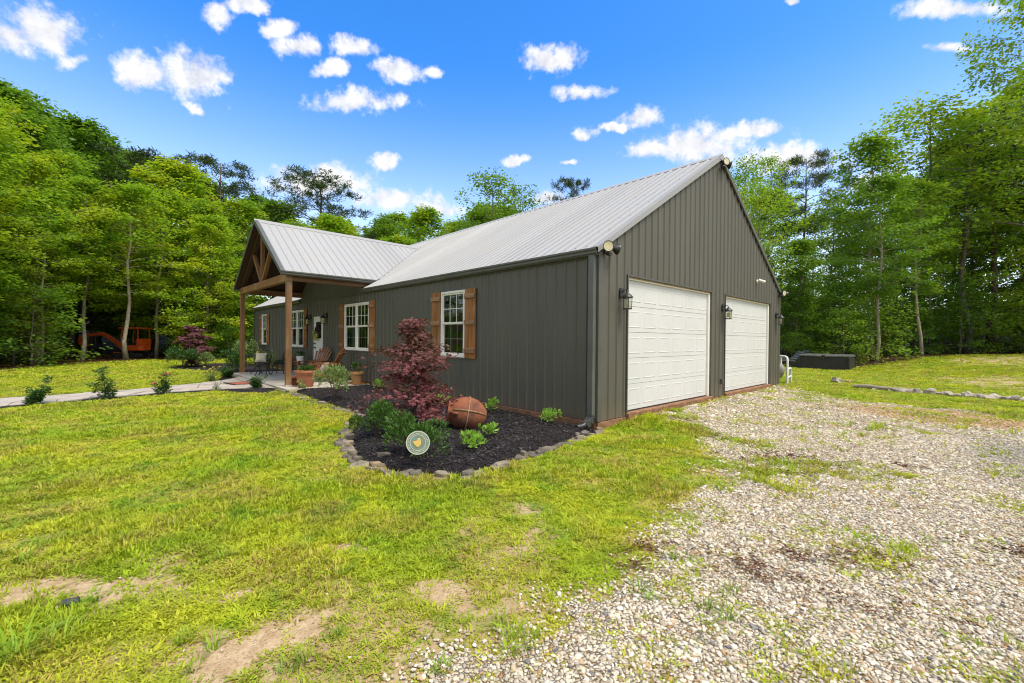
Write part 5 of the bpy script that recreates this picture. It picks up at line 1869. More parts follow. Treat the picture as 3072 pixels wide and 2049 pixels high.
for sx_, sy_ in ((-1, -1), (1, -1), (1, 1)):
    MB().box((sx_ * (HW - .02), sy_ * (HD - .02), HH / 2), (.09, .09, HH + .01)).build('corner_post', M['rubber'], t_, bevel=.015)
for (a, b, tl) in ((-HW - .02, -.02, .02), (.02, HW + .02, -.02)):
    mb = MB()
    mb.raw([(a, -HD - .03, HH + .012), (b, -HD - .03, HH + .012), (b, HD + .03, HH + .012), (a, HD + .03, HH + .012),
            (a, -HD - .03, HH + .09 + (tl if tl < 0 else 0)), (b, -HD - .03, HH + .09 - (tl if tl > 0 else 0)), (b, HD + .03, HH + .13), (a, HD + .03, HH + .13)],
           [(3, 2, 1, 0), (4, 5, 6, 7), (0, 1, 5, 4), (1, 2, 6, 5), (2, 3, 7, 6), (3, 0, 4, 7)])
    mb.build('lid', M['cover'], t_, bevel=.02)
MB().box2((-.07, -HD - .045, HH - .12), (.07, -HD - .031, HH + .10)).build('lid_strap', M['rubber'], t_)
MB().box2((HW + .0, HD - .12, HH + .0), (HW + .1, HD + .0, HH + .2)).build('lid_lifter', M['black'], t_, bevel=.01)
MB().tube([(.25, -HD - .012, .24), (.33, -HD - .02, .12), (.48, -HD - .02, .05), (.62, -HD - .02, .06)], .014, 6).build('cable', M['rubber'], t_)
s_ = thing('tub_step', 'low dark step standing beside the hot tub', 'step', (-2.55, 21.75, hz), R(1))
MB().box2((-.34, -.3, 0), (.34, .3, .17)).build('lower_tread', M['tub'], s_, bevel=.01)
MB().box2((-.08, -.3, .1705), (.34, .3, .34)).build('upper_tread', M['tub'], s_, bevel=.01)


def lounger(label, loc, rz):
    """head end at local +x, back raised"""
    t_ = thing('sun_lounger', label, 'lounger', loc, rz, 'dark loungers behind the garage')
    for s in (-1, 1):
        MB().tube([(-.95, s * .3, .34), (.35, s * .3, .36), (.95, s * .3, .92)], .022, 6).build('side_rail', M['black'], t_)
        for x in (-.75, .4):
            MB().tube([(x, s * .3, .35), (x + .04, s * .32, 0)], .02, 6).build('leg', M['black'], t_)
    for i in range(15):
        u = -.92 + i * .125
        z = .352 + .012 * u if u < .35 else .36 + (u - .35) * .93
        MB().box((u, 0, z + .015), (.10, .58, .014), (0, 0 if u < .35 else R(-43), 0)).build('slat', M['cover'], t_)
    return t_


for lb, px, dep in (('dark slatted lounger left of the hot tub, the one set further left', 2358, 25.0), ('dark slatted lounger with raised back close beside the hot tub', 2376, 26.0)):
    p = CAM + ray(px, 1026) * dep
    lounger(lb, (float(p[0]), float(p[1]), float(gz(p[0], p[1]))), R(44))
for i, (lb, x) in enumerate((('white hanging bird feeder at the wood edge, left one of two', -6.3), ('white hanging bird feeder at the wood edge, right one of two', -5.65))):
    P0 = at_z(2436 if i == 0 else 2453.5, 1003, 1.9)
    d = ray(2436 if i == 0 else 2453.5, 1003)
    p = CAM + d * 31.0
    t_ = thing('bird_feeder', lb, 'feeder', tuple(p), 0, 'white hanging bird feeders')
    MB().lathe([(.001, .12), (.03, .1), (.10, .05), (.13, .03), (.05, .025), (.05, -.03), (.12, -.035), (.12, -.06), (.05, -.065), (.05, -.12), (.13, -.13), (.12, -.16), (.001, -.165)], (0, 0, 0), 14).build('body', M['white'], t_, smooth=True)
    MB().tube([(0, 0, .11), (0, 0, .9)], .006, 4).build('hanger', M['black'], t_)


# orange mini digger in the wood -----------------------------------------------------------
ep = CAM + ray(352, 1005) * 27.0
t_ = thing('mini_excavator', 'orange mini digger with a canopy parked among the trees', 'excavator', (ep[0], ep[1], -.12), math.atan2(-.727, -.686))
t_.scale = (.84, .84, .84)
O, K = M['orange'], M['rubber']
for s in (-1, 1):
    yb_ = s * .52
    pr_ = [(-.85, .0), (.85, .0), (1.0, .12), (1.02, .25), (.88, .40), (-.88, .40), (-1.02, .25), (-1.0, .12)]
    mb = MB()
    n = len(pr_)
    vs = [(x - 1.25, yb_ - .14, z) for x, z in pr_] + [(x - 1.25, yb_ + .14, z) for x, z in pr_]
    mb.raw(vs, [tuple(range(n)), tuple(reversed(range(n, 2 * n)))] + [(i, i + n, (i + 1) % n + n, (i + 1) % n) for i in range(n)])
    tr = mb.build('track', K, t_, bevel=.02)
    for i in range(5):
        MB().lathe([(.09, -.15), (.10, -.14), (.10, .14), (.09, .15)], (-1.25 - .66 + i * .33, yb_, .15), 12, Euler((R(90), 0, 0)).to_matrix()).build('roller', M['black'], tr)
MB().box2((-1.6, -.38, .3), (-.9, .38, .55)).build('undercarriage', M['black'], t_, bevel=.02)
MB().box2((-.35, -.62, .12), (-.25, .62, .45)).build('dozer_blade', O, t_, bevel=.01)
mb = MB().prism([(-2.05, -.55), (-2.2, -.3), (-2.2, .3), (-2.05, .55), (-.75, .55), (-.75, -.55)], .58, .95)
mb.build('house_base', O, t_, bevel=.03)
MB().box2((-2.18, -.45, .955), (-1.75, .45, 1.45)).build('engine_cover', O, t_, bevel=.06)
MB().box2((-1.72, -.26, .96), (-1.3, .26, 1.15)).box2((-1.74, -.26, 1.15), (-1.62, .26, 1.6)).build('seat', M['black'], t_, bevel=.03)
for (x, y) in ((-.82, -.5), (-.82, .5), (-1.95, -.5), (-1.95, .5)):
    MB().tube([(x, y, .95), (x + (.10 if x > -1 else -.02), y, 1.5), (x - (.02 if x > -1 else 0), y, 2.16)], .035, 8).build('canopy_post', O, t_)
MB().box2((-2.12, -.62, 2.16), (-.62, .62, 2.27)).build('canopy_roof', O, t_, bevel=.04)
MB().tube([(-1.1, .3, .95), (-1.05, .3, 1.35)], .02, 6).tube([(-1.1, -.3, .95), (-1.05, -.3, 1.35)], .02, 6).build('levers', M['black'], t_)
MB().box2((-.76, -.16, .55), (-.45, .16, .9)).build('boom_mount', O, t_, bevel=.02)
mb = MB(); mb.bar((-.55, 0, .78), (.75, 0, 1.62), .17, .26); mb.bar((.68, 0, 1.58), (1.1, 0, 1.78), .17, .24); mb.build('boom', O, t_, bevel=.02)
mb = MB(); mb.bar((1.0, 0, 1.80), (2.55, 0, 1.62), .14, .22); mb.build('dipper_arm', O, t_, bevel=.02)
MB().tube([(-.5, 0, .55), (.5, 0, 1.22)], .045, 8).build('boom_cylinder', M['steel'], t_)
MB().tube([(1.0, 0, 1.98), (2.3, 0, 1.86)], .045, 8).build('arm_cylinder', M['steel'], t_)
mb = MB()
bk = [(2.42, 1.62), (2.62, 1.62), (2.72, 1.3), (2.66, .98), (2.42, .82), (2.22, .86), (2.40, 1.0), (2.48, 1.2)]
n = len(bk)
mb.raw([(x, -.22, z) for x, z in bk] + [(x, .22, z) for x, z in bk], [tuple(range(n)), tuple(reversed(range(n, 2 * n)))] + [(i, i + n, (i + 1) % n + n, (i + 1) % n) for i in range(n)])
mb.build('bucket', O, t_, bevel=.01)


# ------------------------------------------------------------------ trees
def tree_proto(kind, seed):
    """returns (trunk mesh, crown mesh, height); one tapered trunk with limbs, leaves in sprays along the twigs"""
    rs = random.Random(seed)
    P = dict(
        full=dict(H=14, h0=.10, nb=58, R=3.4, shape=[(0, .8), (.2, 1.0), (.45, .95), (.7, .7), (.9, .38), (1, .12)], sec=7, m=17, L=.21, el=(0, 55), r0=.13),
        tall=dict(H=16, h0=.36, nb=40, R=3.1, shape=[(0, .5), (.25, .95), (.5, 1.0), (.75, .75), (.92, .4), (1, .15)], sec=7, m=15, L=.21, el=(8, 60), r0=.14),
        airy=dict(H=14, h0=.40, nb=22, R=3.2, shape=[(0, .6), (.3, 1.0), (.6, .9), (.85, .6), (1, .3)], sec=7, m=11, L=.17, el=(25, 65), r0=.11),
        big=dict(H=22, h0=.24, nb=42, R=6.0, shape=[(0, .55), (.2, .9), (.5, 1.0), (.8, .75), (1, .35)], sec=9, m=17, L=.21, el=(5, 50), r0=.26),
        low=dict(H=4.6, h0=.06, nb=24, R=1.9, shape=[(0, .7), (.3, 1.0), (.6, .85), (1, .3)], sec=5, m=9, L=.15, el=(0, 45), r0=.04),
        pine=dict(H=16, h0=.62, nb=26, R=2.6, shape=[(0, .55), (.3, 1.0), (.6, .95), (.85, .7), (1, .35)], sec=6, m=1, L=.30, el=(-5, 40), r0=.17),
    )[kind]
    H, Rm = P['H'], P['R']
    mb = MB()
    n = 9
    wob = .012 if kind == 'pine' else .02
    tp, off = [], Vector((0, 0, 0))
    for i in range(n + 1):
        if i:
            off = off + Vector((rs.gauss(0, wob * H * .35), rs.gauss(0, wob * H * .35), 0))
        tp.append(Vector((off.x, off.y, H * .97 * i / n - (.15 if i == 0 else 0))))
    r0 = P['r0']
    mb.tube(tp, [r0 * 1.25] + [r0 * (1 - .88 * i / n) for i in range(1, n + 1)], 9)

    def trunk_at(t):
        f_ = t * n
        i = min(int(f_), n - 1)
        return tp[i].lerp(tp[i + 1], f_ - i)

    A_, Dr = [], []
    for b in range(P['nb']):
        t = P['h0'] + (1 - P['h0']) * ((b + rs.random()) / P['nb']) ** .92
        tt = (t - P['h0']) / (1 - P['h0'])
        L = Rm * np.interp(tt, [x for x, _ in P['shape']], [y for _, y in P['shape']]) * rs.uniform(.6, 1.18)
        a = b * 2.39996 + rs.uniform(-.5, .5)
        el = R(P['el'][0] + (P['el'][1] - P['el'][0]) * tt + rs.uniform(-12, 12))
        p0 = trunk_at(t * .985)
        d = Vector((math.cos(a) * math.cos(el), math.sin(a) * math.cos(el), math.sin(el)))
        pts = [p0]
        for k in range(1, 5):
            d2 = (d + Vector((rs.gauss(0, .14), rs.gauss(0, .14), rs.gauss(0, .10) - .05 * k))).normalized()
            pts.append(pts[-1] + d2 * L / 4)
        rb = max(.016, r0 * .33 * (1 - .75 * tt))
        mb.tube(pts, [rb, rb * .75, rb * .5, rb * .3, rb * .12], 5, False)
        for s in range(P['sec']):
            f_ = .28 + .72 * (s + rs.random()) / P['sec']
            i = min(int(f_ * 4), 3)
            q0 = pts[i].lerp(pts[i + 1], f_ * 4 - i)
            a2 = a + rs.choice((-1, 1)) * rs.uniform(.3, 1.3)
            L2 = L * rs.uniform(.18, .42) + .12
            e2 = rs.uniform(-.15, .55) if kind != 'pine' else rs.uniform(-.05, .6)
            q1 = q0 + Vector((math.cos(a2) * math.cos(e2), math.sin(a2) * math.cos(e2), math.sin(e2))) * L2
            mb.tube([q0, q1], [rb * .28, rb * .08], 3, False)
            for k in ((.55, 1.0) if kind != 'pine' else (.65, 1.0)):
                q_ = q0.lerp(q1, k)
                A_.append((q_.x + rs.gauss(0, .12), q_.y + rs.gauss(0, .12), q_.z + rs.gauss(0, .10)))
                Dr.append((math.cos(a2), math.sin(a2)))
        A_.append(tuple(pts[-1])); Dr.append((math.cos(a), math.sin(a)))
    A_, Dr = np.array(A_), np.array(Dr)
    m_ = P['m']
    lr = np.random.default_rng(seed)
    if kind == 'pine':
        k = 26
        C = np.repeat(A_, k, 0)
        d = unit(lr.normal(size=C.shape) + np.array([0, 0, .5]))
        ll = P['L'] * lr.uniform(.7, 1.2, len(C))
        V, F = leaves(C + lr.normal(0, .10, C.shape), d, lr.normal(size=C.shape), ll, .045, .0)
    else:
        C = np.repeat(A_, m_, 0)
        dd = np.repeat(Dr, m_, 0)
        ang = lr.uniform(0, 6.283, len(C))
        rad = np.sqrt(lr.uniform(0, 1, len(C))) * (.50 if kind != 'low' else .32)
        off = np.stack([np.cos(ang) * rad, np.sin(ang) * rad, lr.normal(0, .13, len(C)) - rad * rad * .3], 1)
        Pp = C + off
        T = np.stack([np.cos(ang) + dd[:, 0] * .7 + lr.normal(0, .4, len(C)), np.sin(ang) + dd[:, 1] * .7 + lr.normal(0, .4, len(C)), lr.uniform(-.75, .1, len(C))], 1)
        Nn = np.array([0, 0, 1.0]) + lr.normal(0, .55, Pp.shape)
        ll = P['L'] * lr.uniform(.65, 1.25, len(C))
        V, F = leaves(Pp, T, Nn, ll, ll * .78, .10)
    me_t = bpy.data.meshes.new('trunk')
    me_t.from_pydata(mb.v, [], mb.f)
    me_t.polygons.foreach_set('use_smooth', [True] * len(me_t.polygons))
    return me_t, np_mesh('crown', V, F), H, V


PROTO = {}
for kind, cnt in (('full', 4), ('tall', 4), ('airy', 2), ('big', 1), ('low', 3), ('pine', 3)):
    for i in range(cnt):
        PROTO.setdefault(kind, []).append(tree_proto(kind, 100 + 17 * i + len(kind)))
for k_, lst in PROTO.items():
    for (mt_, mc_, *_r_) in lst:
        mt_.materials.append(M['pinebark'] if k_ == 'pine' else M['bark'])
        mc_.materials.append(M['needle'] if k_ == 'pine' else M['leafB'])
TREE_N = {'full': 'broadleaf_tree', 'tall': 'broadleaf_tree', 'airy': 'broadleaf_tree', 'big': 'broadleaf_tree', 'low': 'sapling', 'pine': 'pine_tree'}


def put_tree(kind, x, y, h, label, group, leaf=None, bark=None, var=None, fat=1.0, rz=None):
    lst = PROTO[kind]
    mt_, mc_, H, _ = lst[(var if var is not None else random.randrange(len(lst))) % len(lst)]
    t_ = thing(TREE_N[kind], label, 'tree', (x, y, float(gz(x, y))), random.uniform(0, 6.283) if rz is None else rz, group)
    s = h / H
    t_.scale = (s * fat, s * fat, s)
    for nm, me_, mm in (('trunk', mt_, bark), ('crown', mc_, leaf)):
        o = bpy.data.objects.new(nm, me_)
        COL.objects.link(o)
        o.parent = t_
        if mm:
            o.material_slots[0].link = 'OBJECT'
            o.material_slots[0].material = M[mm]
    return t_


def horizon(px):
    return np.interp(px, [0, 3072], [1000.7, 1031.2])


PROF = [(-600, 200), (-200, 230), (0, 262), (60, 312), (150, 352), (260, 385), (330, 430), (400, 500), (520, 480), (560, 500), (600, 560), (660, 640), (760, 575), (836, 590), (870, 660), (950, 640), (1050, 605),
        (1150, 625), (1250, 645), (1330, 640), (1460, 600), (1600, 700), (2200, 500), (2280, 490), (2340, 520), (2400, 600), (2480, 570), (2560, 480), (2613, 430), (2680, 520), (2720, 520), (2800, 470), (2860, 380), (2930, 250), (3000, 130),
        (3072, 60), (3700, 0)]


def top_h(px, ytop, dep, z):
    return (horizon(px) - ytop) / FPX * dep + CAM[2] - z


LW, BH, RW = 'trees of the wood on the left', 'trees behind the house roof', 'trees of the wood on the right'
placed = []


def spot_tree(px, ytop, dep, kind, label, group, leaf=None, bark=None, var=None, fat=1.0):
    d = ray(px, horizon(px))
    x, y = CAM[0] + d[0] * dep, CAM[1] + d[1] * dep
    placed.append((x, y))
    return put_tree(kind, x, y, float(top_h(px, ytop, dep, float(gz(x, y)))), label, group, leaf, bark, var, fat)


# trees that can be told apart
spot_tree(640, 470, 38, 'pine', 'dark flat topped pine rising above the trees left of the porch gable', LW, var=0, fat=1.35)
spot_tree(955, 525, 42, 'pine', 'spreading dark pine standing clear above the porch roof', BH, var=1, fat=1.7)
spot_tree(460, 458, 33, 'pine', 'broad dark pine crown among the broadleaf trees above the digger', LW, var=2, fat=1.5)
spot_tree(1705, 532, 44, 'pine', 'small dark pine top peeping over the main roof ridge', BH, var=2, fat=.9)
spot_tree(2398, 462, 40, 'pine', 'dark pine top behind the young trees right of the gable', RW, var=0, fat=1.0)
spot_tree(1455, 530, 36, 'airy', 'airy tree with thin twigs seen over the middle of the roof', BH, 'leafC', var=0, fat=1.2)
spot_tree(1545, 560, 38, 'airy', 'lower airy tree beside the thin twigged one over the roof', BH, 'leafC', var=1, fat=1.1)
spot_tree(2230, 480, 33, 'airy', 'young bright tree right behind the gable slope', RW, 'leafA', var=1, fat=.8)
spot_tree(2300, 478, 36, 'airy', 'second young bright tree between the gable and the pine', RW, 'leafA', var=0, fat=.75)
spot_tree(3150, -60, 25, 'big', 'tallest tree at the right edge with limbs reaching into the sky', RW, 'leafB', var=0, fat=.85)
spot_tree(2900, 330, 30, 'airy', 'tall thin tree left of the tallest one at the right edge', RW, 'leafB', var=1, fat=1.5)
spot_tree(2740, 330, 31, 'airy', 'leaning feathery tree with bare sky behind it on the right', RW, 'leafB', var=0, fat=1.3)
spot_tree(2610, 405, 30, 'tall', 'tall green tree with a pale trunk behind the hot tub lawn', RW, 'leafB', 'palebark', 1)
spot_tree(2790, 520, 32, 'tall', 'straight slender tree with pale lower trunk at the right wood edge', RW, 'leafB', 'palebark', 2, .7)
spot_tree(2970, 330, 31, 'pine', 'rough pine among the trees near the right edge', RW, var=1, fat=1.2)
for (lb, x, y, ytop, kind, leaf, fat) in (
        ('pale trunk tree standing before the orange digger', -28.11, -4.84, 540, 'tall', 'leafA', 1.25),
        ('thin pale trunk at the bucket end of the digger', -28.54, -6.6, 520, 'tall', 'leafA', 1.1),
        ('thicker of two pale trunks close together at the left lawn edge', -27.07, -8.13, 470, 'tall', 'leafA', 1.2),
        ('thinner of two pale trunks close together at the left lawn edge', -25.9, -7.95, 560, 'tall', 'leafA', .9),
        ('pale trunk just right of the digger canopy', -31.24, -3.35, 560, 'tall', 'leafA', 1.1),
        ('slim pale trunk rising behind the far red maple', -31.83, -1.05, 600, 'tall', 'leafA', 1.0)):
    px, _, dep = project((x, y, -.1))
    put_tree(kind, x, y, float(top_h(px, ytop, dep, -.12)), lb, LW, leaf, 'palebark', None, fat)
    placed.append((x, y))

rs = random.Random(21)


def scatter_wood(n_try, xr, yr, spacing, accept, make):
    k = 0
    for _ in range(n_try):
        x, y = rs.uniform(*xr), rs.uniform(*yr)
        px, _, dep = project((x, y, 0))
        if dep < 9 or not accept(x, y, px, dep):
            continue
        sp = spacing * (1 + max(0, dep - 32) * .02)
        if any((x - a) ** 2 + (y - b) ** 2 < sp * sp for a, b in placed):
            continue
        placed.append((x, y))
        make(x, y, px, dep)
        k += 1
    return k


sdl = lambda x, y: float(sdist(WOODS_L, np.array([x]), np.array([y]))[0])
sdr = lambda x, y: float(sdist(WOODS_R, np.array([x]), np.array([y]))[0])


def mk_left(x, y, px, dep):
    dd = sdl(x, y)
    yt = np.interp(px, [a for a, _ in PROF], [b for _, b in PROF]) + (rs.uniform(-45, 110) if dd > 4 else rs.uniform(50, 240))
    h = max(5.0, float(top_h(px, yt, dep, -.12)))
    h = min(h, 21)
    deep = dd > 9
    near_digger = 150 < px < 520 and dep < 31
    put_tree('full' if rs.random() < .75 and not near_digger else 'tall', x, y, h,
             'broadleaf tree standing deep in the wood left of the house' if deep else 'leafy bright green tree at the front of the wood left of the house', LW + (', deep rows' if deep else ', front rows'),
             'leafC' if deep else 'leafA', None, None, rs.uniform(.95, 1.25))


nL = scatter_wood(2500, (-40, -14), (-26, 14), 2.5, lambda x, y, px, dep: .8 < sdl(x, y) < 8 and -420 < px < 780 and not (215 < px < 455 and dep < 31), mk_left)
nL += scatter_wood(3600, (-62, -18), (-30, 24), 3.0, lambda x, y, px, dep: sdl(x, y) > 1.0 and -420 < px < 1330 and dep < 54 and not (215 < px < 455 and dep < 31), mk_left)


def mk_back(x, y, px, dep):
    yt = np.interp(px, [a for a, _ in PROF], [b for _, b in PROF]) + rs.uniform(-5, 70)
    h = float(top_h(px, yt, dep, 0))
    put_tree('full' if rs.random() < .6 else 'tall', x, y, min(h, 22), 'green tree of the wood line showing over the house roof', BH + ' in rows', 'leafB' if rs.random() < .6 else 'leafC', None, None, rs.uniform(1.0, 1.3))


nB = scatter_wood(1500, (-70, -6), (16, 46), 3.6, lambda x, y, px, dep: 640 < px < 1640 and dep < 62 and sdl(x, y) < 1, mk_back)


def mk_right(x, y, px, dep):
    dd = sdr(x, y)
    yt = np.interp(px, [a for a, _ in PROF], [b for _, b in PROF]) + rs.uniform(20, 260)
    h = min(max(6.0, float(top_h(px, yt, dep, .4))), 21)
    deep = dd > 9
    kd = rs.random()
    put_tree('airy' if kd < .34 else 'tall' if kd < .8 else 'full', x, y, h,
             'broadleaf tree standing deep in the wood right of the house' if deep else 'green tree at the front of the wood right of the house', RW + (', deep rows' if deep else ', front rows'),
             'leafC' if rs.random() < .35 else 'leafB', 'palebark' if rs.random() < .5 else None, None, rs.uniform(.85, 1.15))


nR = scatter_wood(2600, (-26, 34), (24, 62), 3.5, lambda x, y, px, dep: sdr(x, y) > .8 and 2180 < px < 3500 and dep < 56, mk_right)

# undergrowth: saplings along both wood edges
placed_s = placed
placed = []


def mk_sap(group, label, leafs):
    def f(x, y, px, dep):
        put_tree('low', x, y, rs.uniform(1.6, 5.2), label, group, rs.choice(leafs), None, None, rs.uniform(.9, 1.5))
    return f


nS = scatter_wood(1500, (-46, -16), (-26, 14), 1.5, lambda x, y, px, dep: .4 < sdl(x, y) < 10 and -300 < px < 760 and not (110 < px < 520 and dep < 31), mk_sap('saplings under the left wood', 'low leafy sapling under the trees of the left wood', ('leafA', 'leafB', 'leafC')))
nS += scatter_wood(700, (-20, 24), (23, 50), 1.9, lambda x, y, px, dep: 1.2 < sdr(x, y) < 12 and 2300 < px < 3400, mk_sap('saplings under the right wood', 'low leafy sapling under the trees of the right wood', ('leafB', 'leafC')))
nS += scatter_wood(500, (-30, 45), (40, 66), 3.0, lambda x, y, px, dep: 2150 < px < 3400 and 40 < dep < 62, lambda x, y, px, dep: put_tree('low', x, y, rs.uniform(4, 7.5), 'bushy young tree far back in the wood right of the house', 'young trees far back in the right wood', 'leafC', None, None, rs.uniform(1.1, 1.6)))
print('trees', nL, nB, nR, nS)

# front-row trees: say which one by counting along the wood edge
ORD = ['first', 'second', 'third', 'fourth', 'fifth', 'sixth', 'seventh', 'eighth', 'ninth', 'tenth', 'eleventh', 'twelfth', 'thirteenth', 'fourteenth', 'fifteenth', 'sixteenth', 'seventeenth', 'eighteenth', 'nineteenth', 'twentieth']
for grp, txt in ((LW + ', front rows', 'bright green tree at the front of the left wood, %s from the left'), (RW + ', front rows', 'green tree at the front of the right wood, %s from the left')):
    fr_ = sorted([o for o in S.objects if o.get('group') == grp], key=lambda o: project(tuple(o.location))[0])
    for o, w_ in zip(fr_, ORD):
        o['label'] = txt % w_


# ------------------------------------------------------------------ grass, gravel, chips: things nobody could count
def gn_scatter(name, P, rot, scl, vid, variants, label):
    """one object: a point cloud that instances small meshes through geometry nodes"""
    col = bpy.data.collections.new(name + '_variants')
    for i, (me_, mm) in enumerate(variants):
        if mm is not None and not len(me_.materials):
            me_.materials.append(mm)
        o = bpy.data.objects.new('%s_%02d' % (name, i), me_)
        col.objects.link(o)
    me = bpy.data.meshes.new(name)
    me.vertices.add(len(P))
    me.vertices.foreach_set('co', np.ascontiguousarray(P, np.float32).ravel())
    a = me.attributes.new('rot', 'FLOAT_VECTOR', 'POINT'); a.data.foreach_set('vector', np.ascontiguousarray(rot, np.float32).ravel())
    a = me.attributes.new('scl', 'FLOAT_VECTOR', 'POINT'); a.data.foreach_set('vector', np.ascontiguousarray(scl, np.float32).ravel())
    a = me.attributes.new('vid', 'INT', 'POINT'); a.data.foreach_set('value', np.ascontiguousarray(vid, np.int32))
    ob = bpy.data.objects.new(name, me)
    COL.objects.link(ob)
    ng = bpy.data.node_groups.new(name, 'GeometryNodeTree')
    ng.interface.new_socket('Geometry', in_out='INPUT', socket_type='NodeSocketGeometry')
    ng.interface.new_socket('Geometry', in_out='OUTPUT', socket_type='NodeSocketGeometry')
    gi, go = ng.nodes.new('NodeGroupInput'), ng.nodes.new('NodeGroupOutput')
    ci = ng.nodes.new('GeometryNodeCollectionInfo')
    ci.inputs['Collection'].default_value = col
    ci.inputs['Separate Children'].default_value = True
    ci.inputs['Reset Children'].default_value = True
    ip = ng.nodes.new('GeometryNodeInstanceOnPoints')
    ip.inputs['Pick Instance'].default_value = True

    def attr(n_, dt):
        nd = ng.nodes.new('GeometryNodeInputNamedAttribute')
        nd.data_type = dt
        nd.inputs['Name'].default_value = n_
        return nd.outputs['Attribute']
    e2r = ng.nodes.new('FunctionNodeEulerToRotation')
    ng.links.new(attr('rot', 'FLOAT_VECTOR'), e2r.inputs[0])
    ng.links.new(gi.outputs[0], ip.inputs['Points'])
    ng.links.new(ci.outputs[0], ip.inputs['Instance'])
    ng.links.new(attr('vid', 'INT'), ip.inputs['Instance Index'])
    ng.links.new(e2r.outputs[0], ip.inputs['Rotation'])
    ng.links.new(attr('scl', 'FLOAT_VECTOR'), ip.inputs['Scale'])
    ng.links.new(ip.outputs[0], go.inputs[0])
    md = ob.modifiers.new('scatter', 'NODES')
    md.node_group = ng
    ob['kind'] = 'stuff'
    ob['label'] = label
    return ob


def tuft(nbl, h, spread, seed, wid=.0045, curl=.5):
    """a grass tuft of tapered bent blades"""
    lr = np.random.default_rng(seed)
    V, F = [], []
    for i in range(nbl):
        a = lr.uniform(0, 6.283); r_ = spread * math.sqrt(lr.uniform(0, 1))
        b = Vector((r_ * math.cos(a), r_ * math.sin(a), -.004))
        d = a + lr.normal(0, .9)
        hh = h * lr.uniform(.5, 1.15)
        ln = hh * curl * lr.uniform(.3, 1.3)
        dv = Vector((math.cos(d), math.sin(d), 0)); sd_ = Vector((-math.sin(d), math.cos(d), 0)) * wid * lr.uniform(.7, 1.3)
        m1 = b + dv * ln * .30 + Vector((0, 0, hh * .6))
        tp_ = b + dv * ln + Vector((0, 0, hh * lr.uniform(.75, 1.0)))
        o = len(V)
        V += [b - sd_, b + sd_, m1 + sd_ * .8, m1 - sd_ * .8, tp_]
        F += [(o, o + 1, o + 2), (o, o + 2, o + 3), (o + 3, o + 2, o + 4)]
    return np_mesh('tuft', np.array([tuple(v_) for v_ in V]), np.array(F))


def clover(n, h, spread, seed):
    lr = np.random.default_rng(seed)
    a = lr.uniform(0, 6.283, n); r_ = spread * np.sqrt(lr.uniform(0, 1, n))
    P = np.stack([r_ * np.cos(a), r_ * np.sin(a), h * lr.uniform(.4, 1.0, n)], 1)
    T = np.stack([np.cos(a + lr.normal(0, 1, n)), np.sin(a + lr.normal(0, 1, n)), lr.uniform(-.2, .3, n)], 1)
    return np_mesh('clover', *leaves(P, T, np.array([0, 0, 1.0]) + lr.normal(0, .3, (n, 3)), .017 * lr.uniform(.7, 1.3, n), .014))


def grassmat(name, ca, cb, cc, cd_, trans=.35):
    m, t = new_mat(name); q = N(t)
    oi = q.n('ShaderNodeObjectInfo').outputs['Random']
    ri = q.n('ShaderNodeNewGeometry').outputs['Random Per Island']
    P = q.pos()
    col = q.mix(q.ramp(q.noise(P, .9, 3), .36, .66), ca, cb)
    col = q.mix(q.math('MULTIPLY', q.ramp(q.noise(P, 2.7, 3), .52, .70), .8), col, cc)
    col = q.mix(q.math('MULTIPLY', q.ramp(ri, .50, .95), q.ramp(q.noise(P, 1.7, 2), .40, .66)), col, cd_)
    f = q.math('ADD', q.math('MULTIPLY', oi, .5), .75)
    col = q.mix(1.0, col, q.n('ShaderNodeCombineColor', {'Red': f, 'Green': f, 'Blue': f}).outputs[0], 'MULTIPLY')
    dif = q.principled(col, .55, spec=.25)
    tr = q.n('ShaderNodeBsdfTranslucent', {'Color': col}).outputs[0]
    ms = q.n('ShaderNodeMixShader', {0: trans}); t.links.new(dif, ms.inputs[1]); t.links.new(tr, ms.inputs[2])
    q.finish(ms.outputs[0])
    return m


MG = grassmat('lawn_grass', (.33, .44, .018), (.48, .52, .024), (.20, .36, .018), (.46, .34, .10))
MG2 = grassmat('tall_grass', (.20, .36, .02), (.28, .40, .02), (.14, .30, .02), (.36, .34, .08))


def dep_of(x, y):
    return (x - CAM[0]) * _fw[0] + (y - CAM[1]) * _fw[1], (x - CAM[0]) * _r[0] + (y - CAM[1]) * _r[1]


def in_view(x, y, d0, d1, marg=1.45):
    d, l = dep_of(x, y)
    return (d > d0) & (d <= d1) & (np.abs(l) < np.maximum(d, 1.6) * marg + .6)


GPATCH = [(*at_z(a_, b_, -.12)[:2], c_) for a_, b_, c_ in ((2060, 1720, .22), (2090, 1790, .17), (2180, 1830, .15), (2140, 1870, .12), (2250, 1850, .12), (2330, 1880, .12), (2400, 1950, .13), (2470, 2010, .13), (2330, 1950, .10), (2300, 2030, .1), (3050, 1520, .30), (2480, 1850, .08), (2700, 1640, .12), (2620, 1690, .1), (2120, 1230, .2), (2270, 1420, .1), (2720, 1430, .12), (2800, 1300, .25), (2560, 1720, .08), (2850, 2000, .1))]


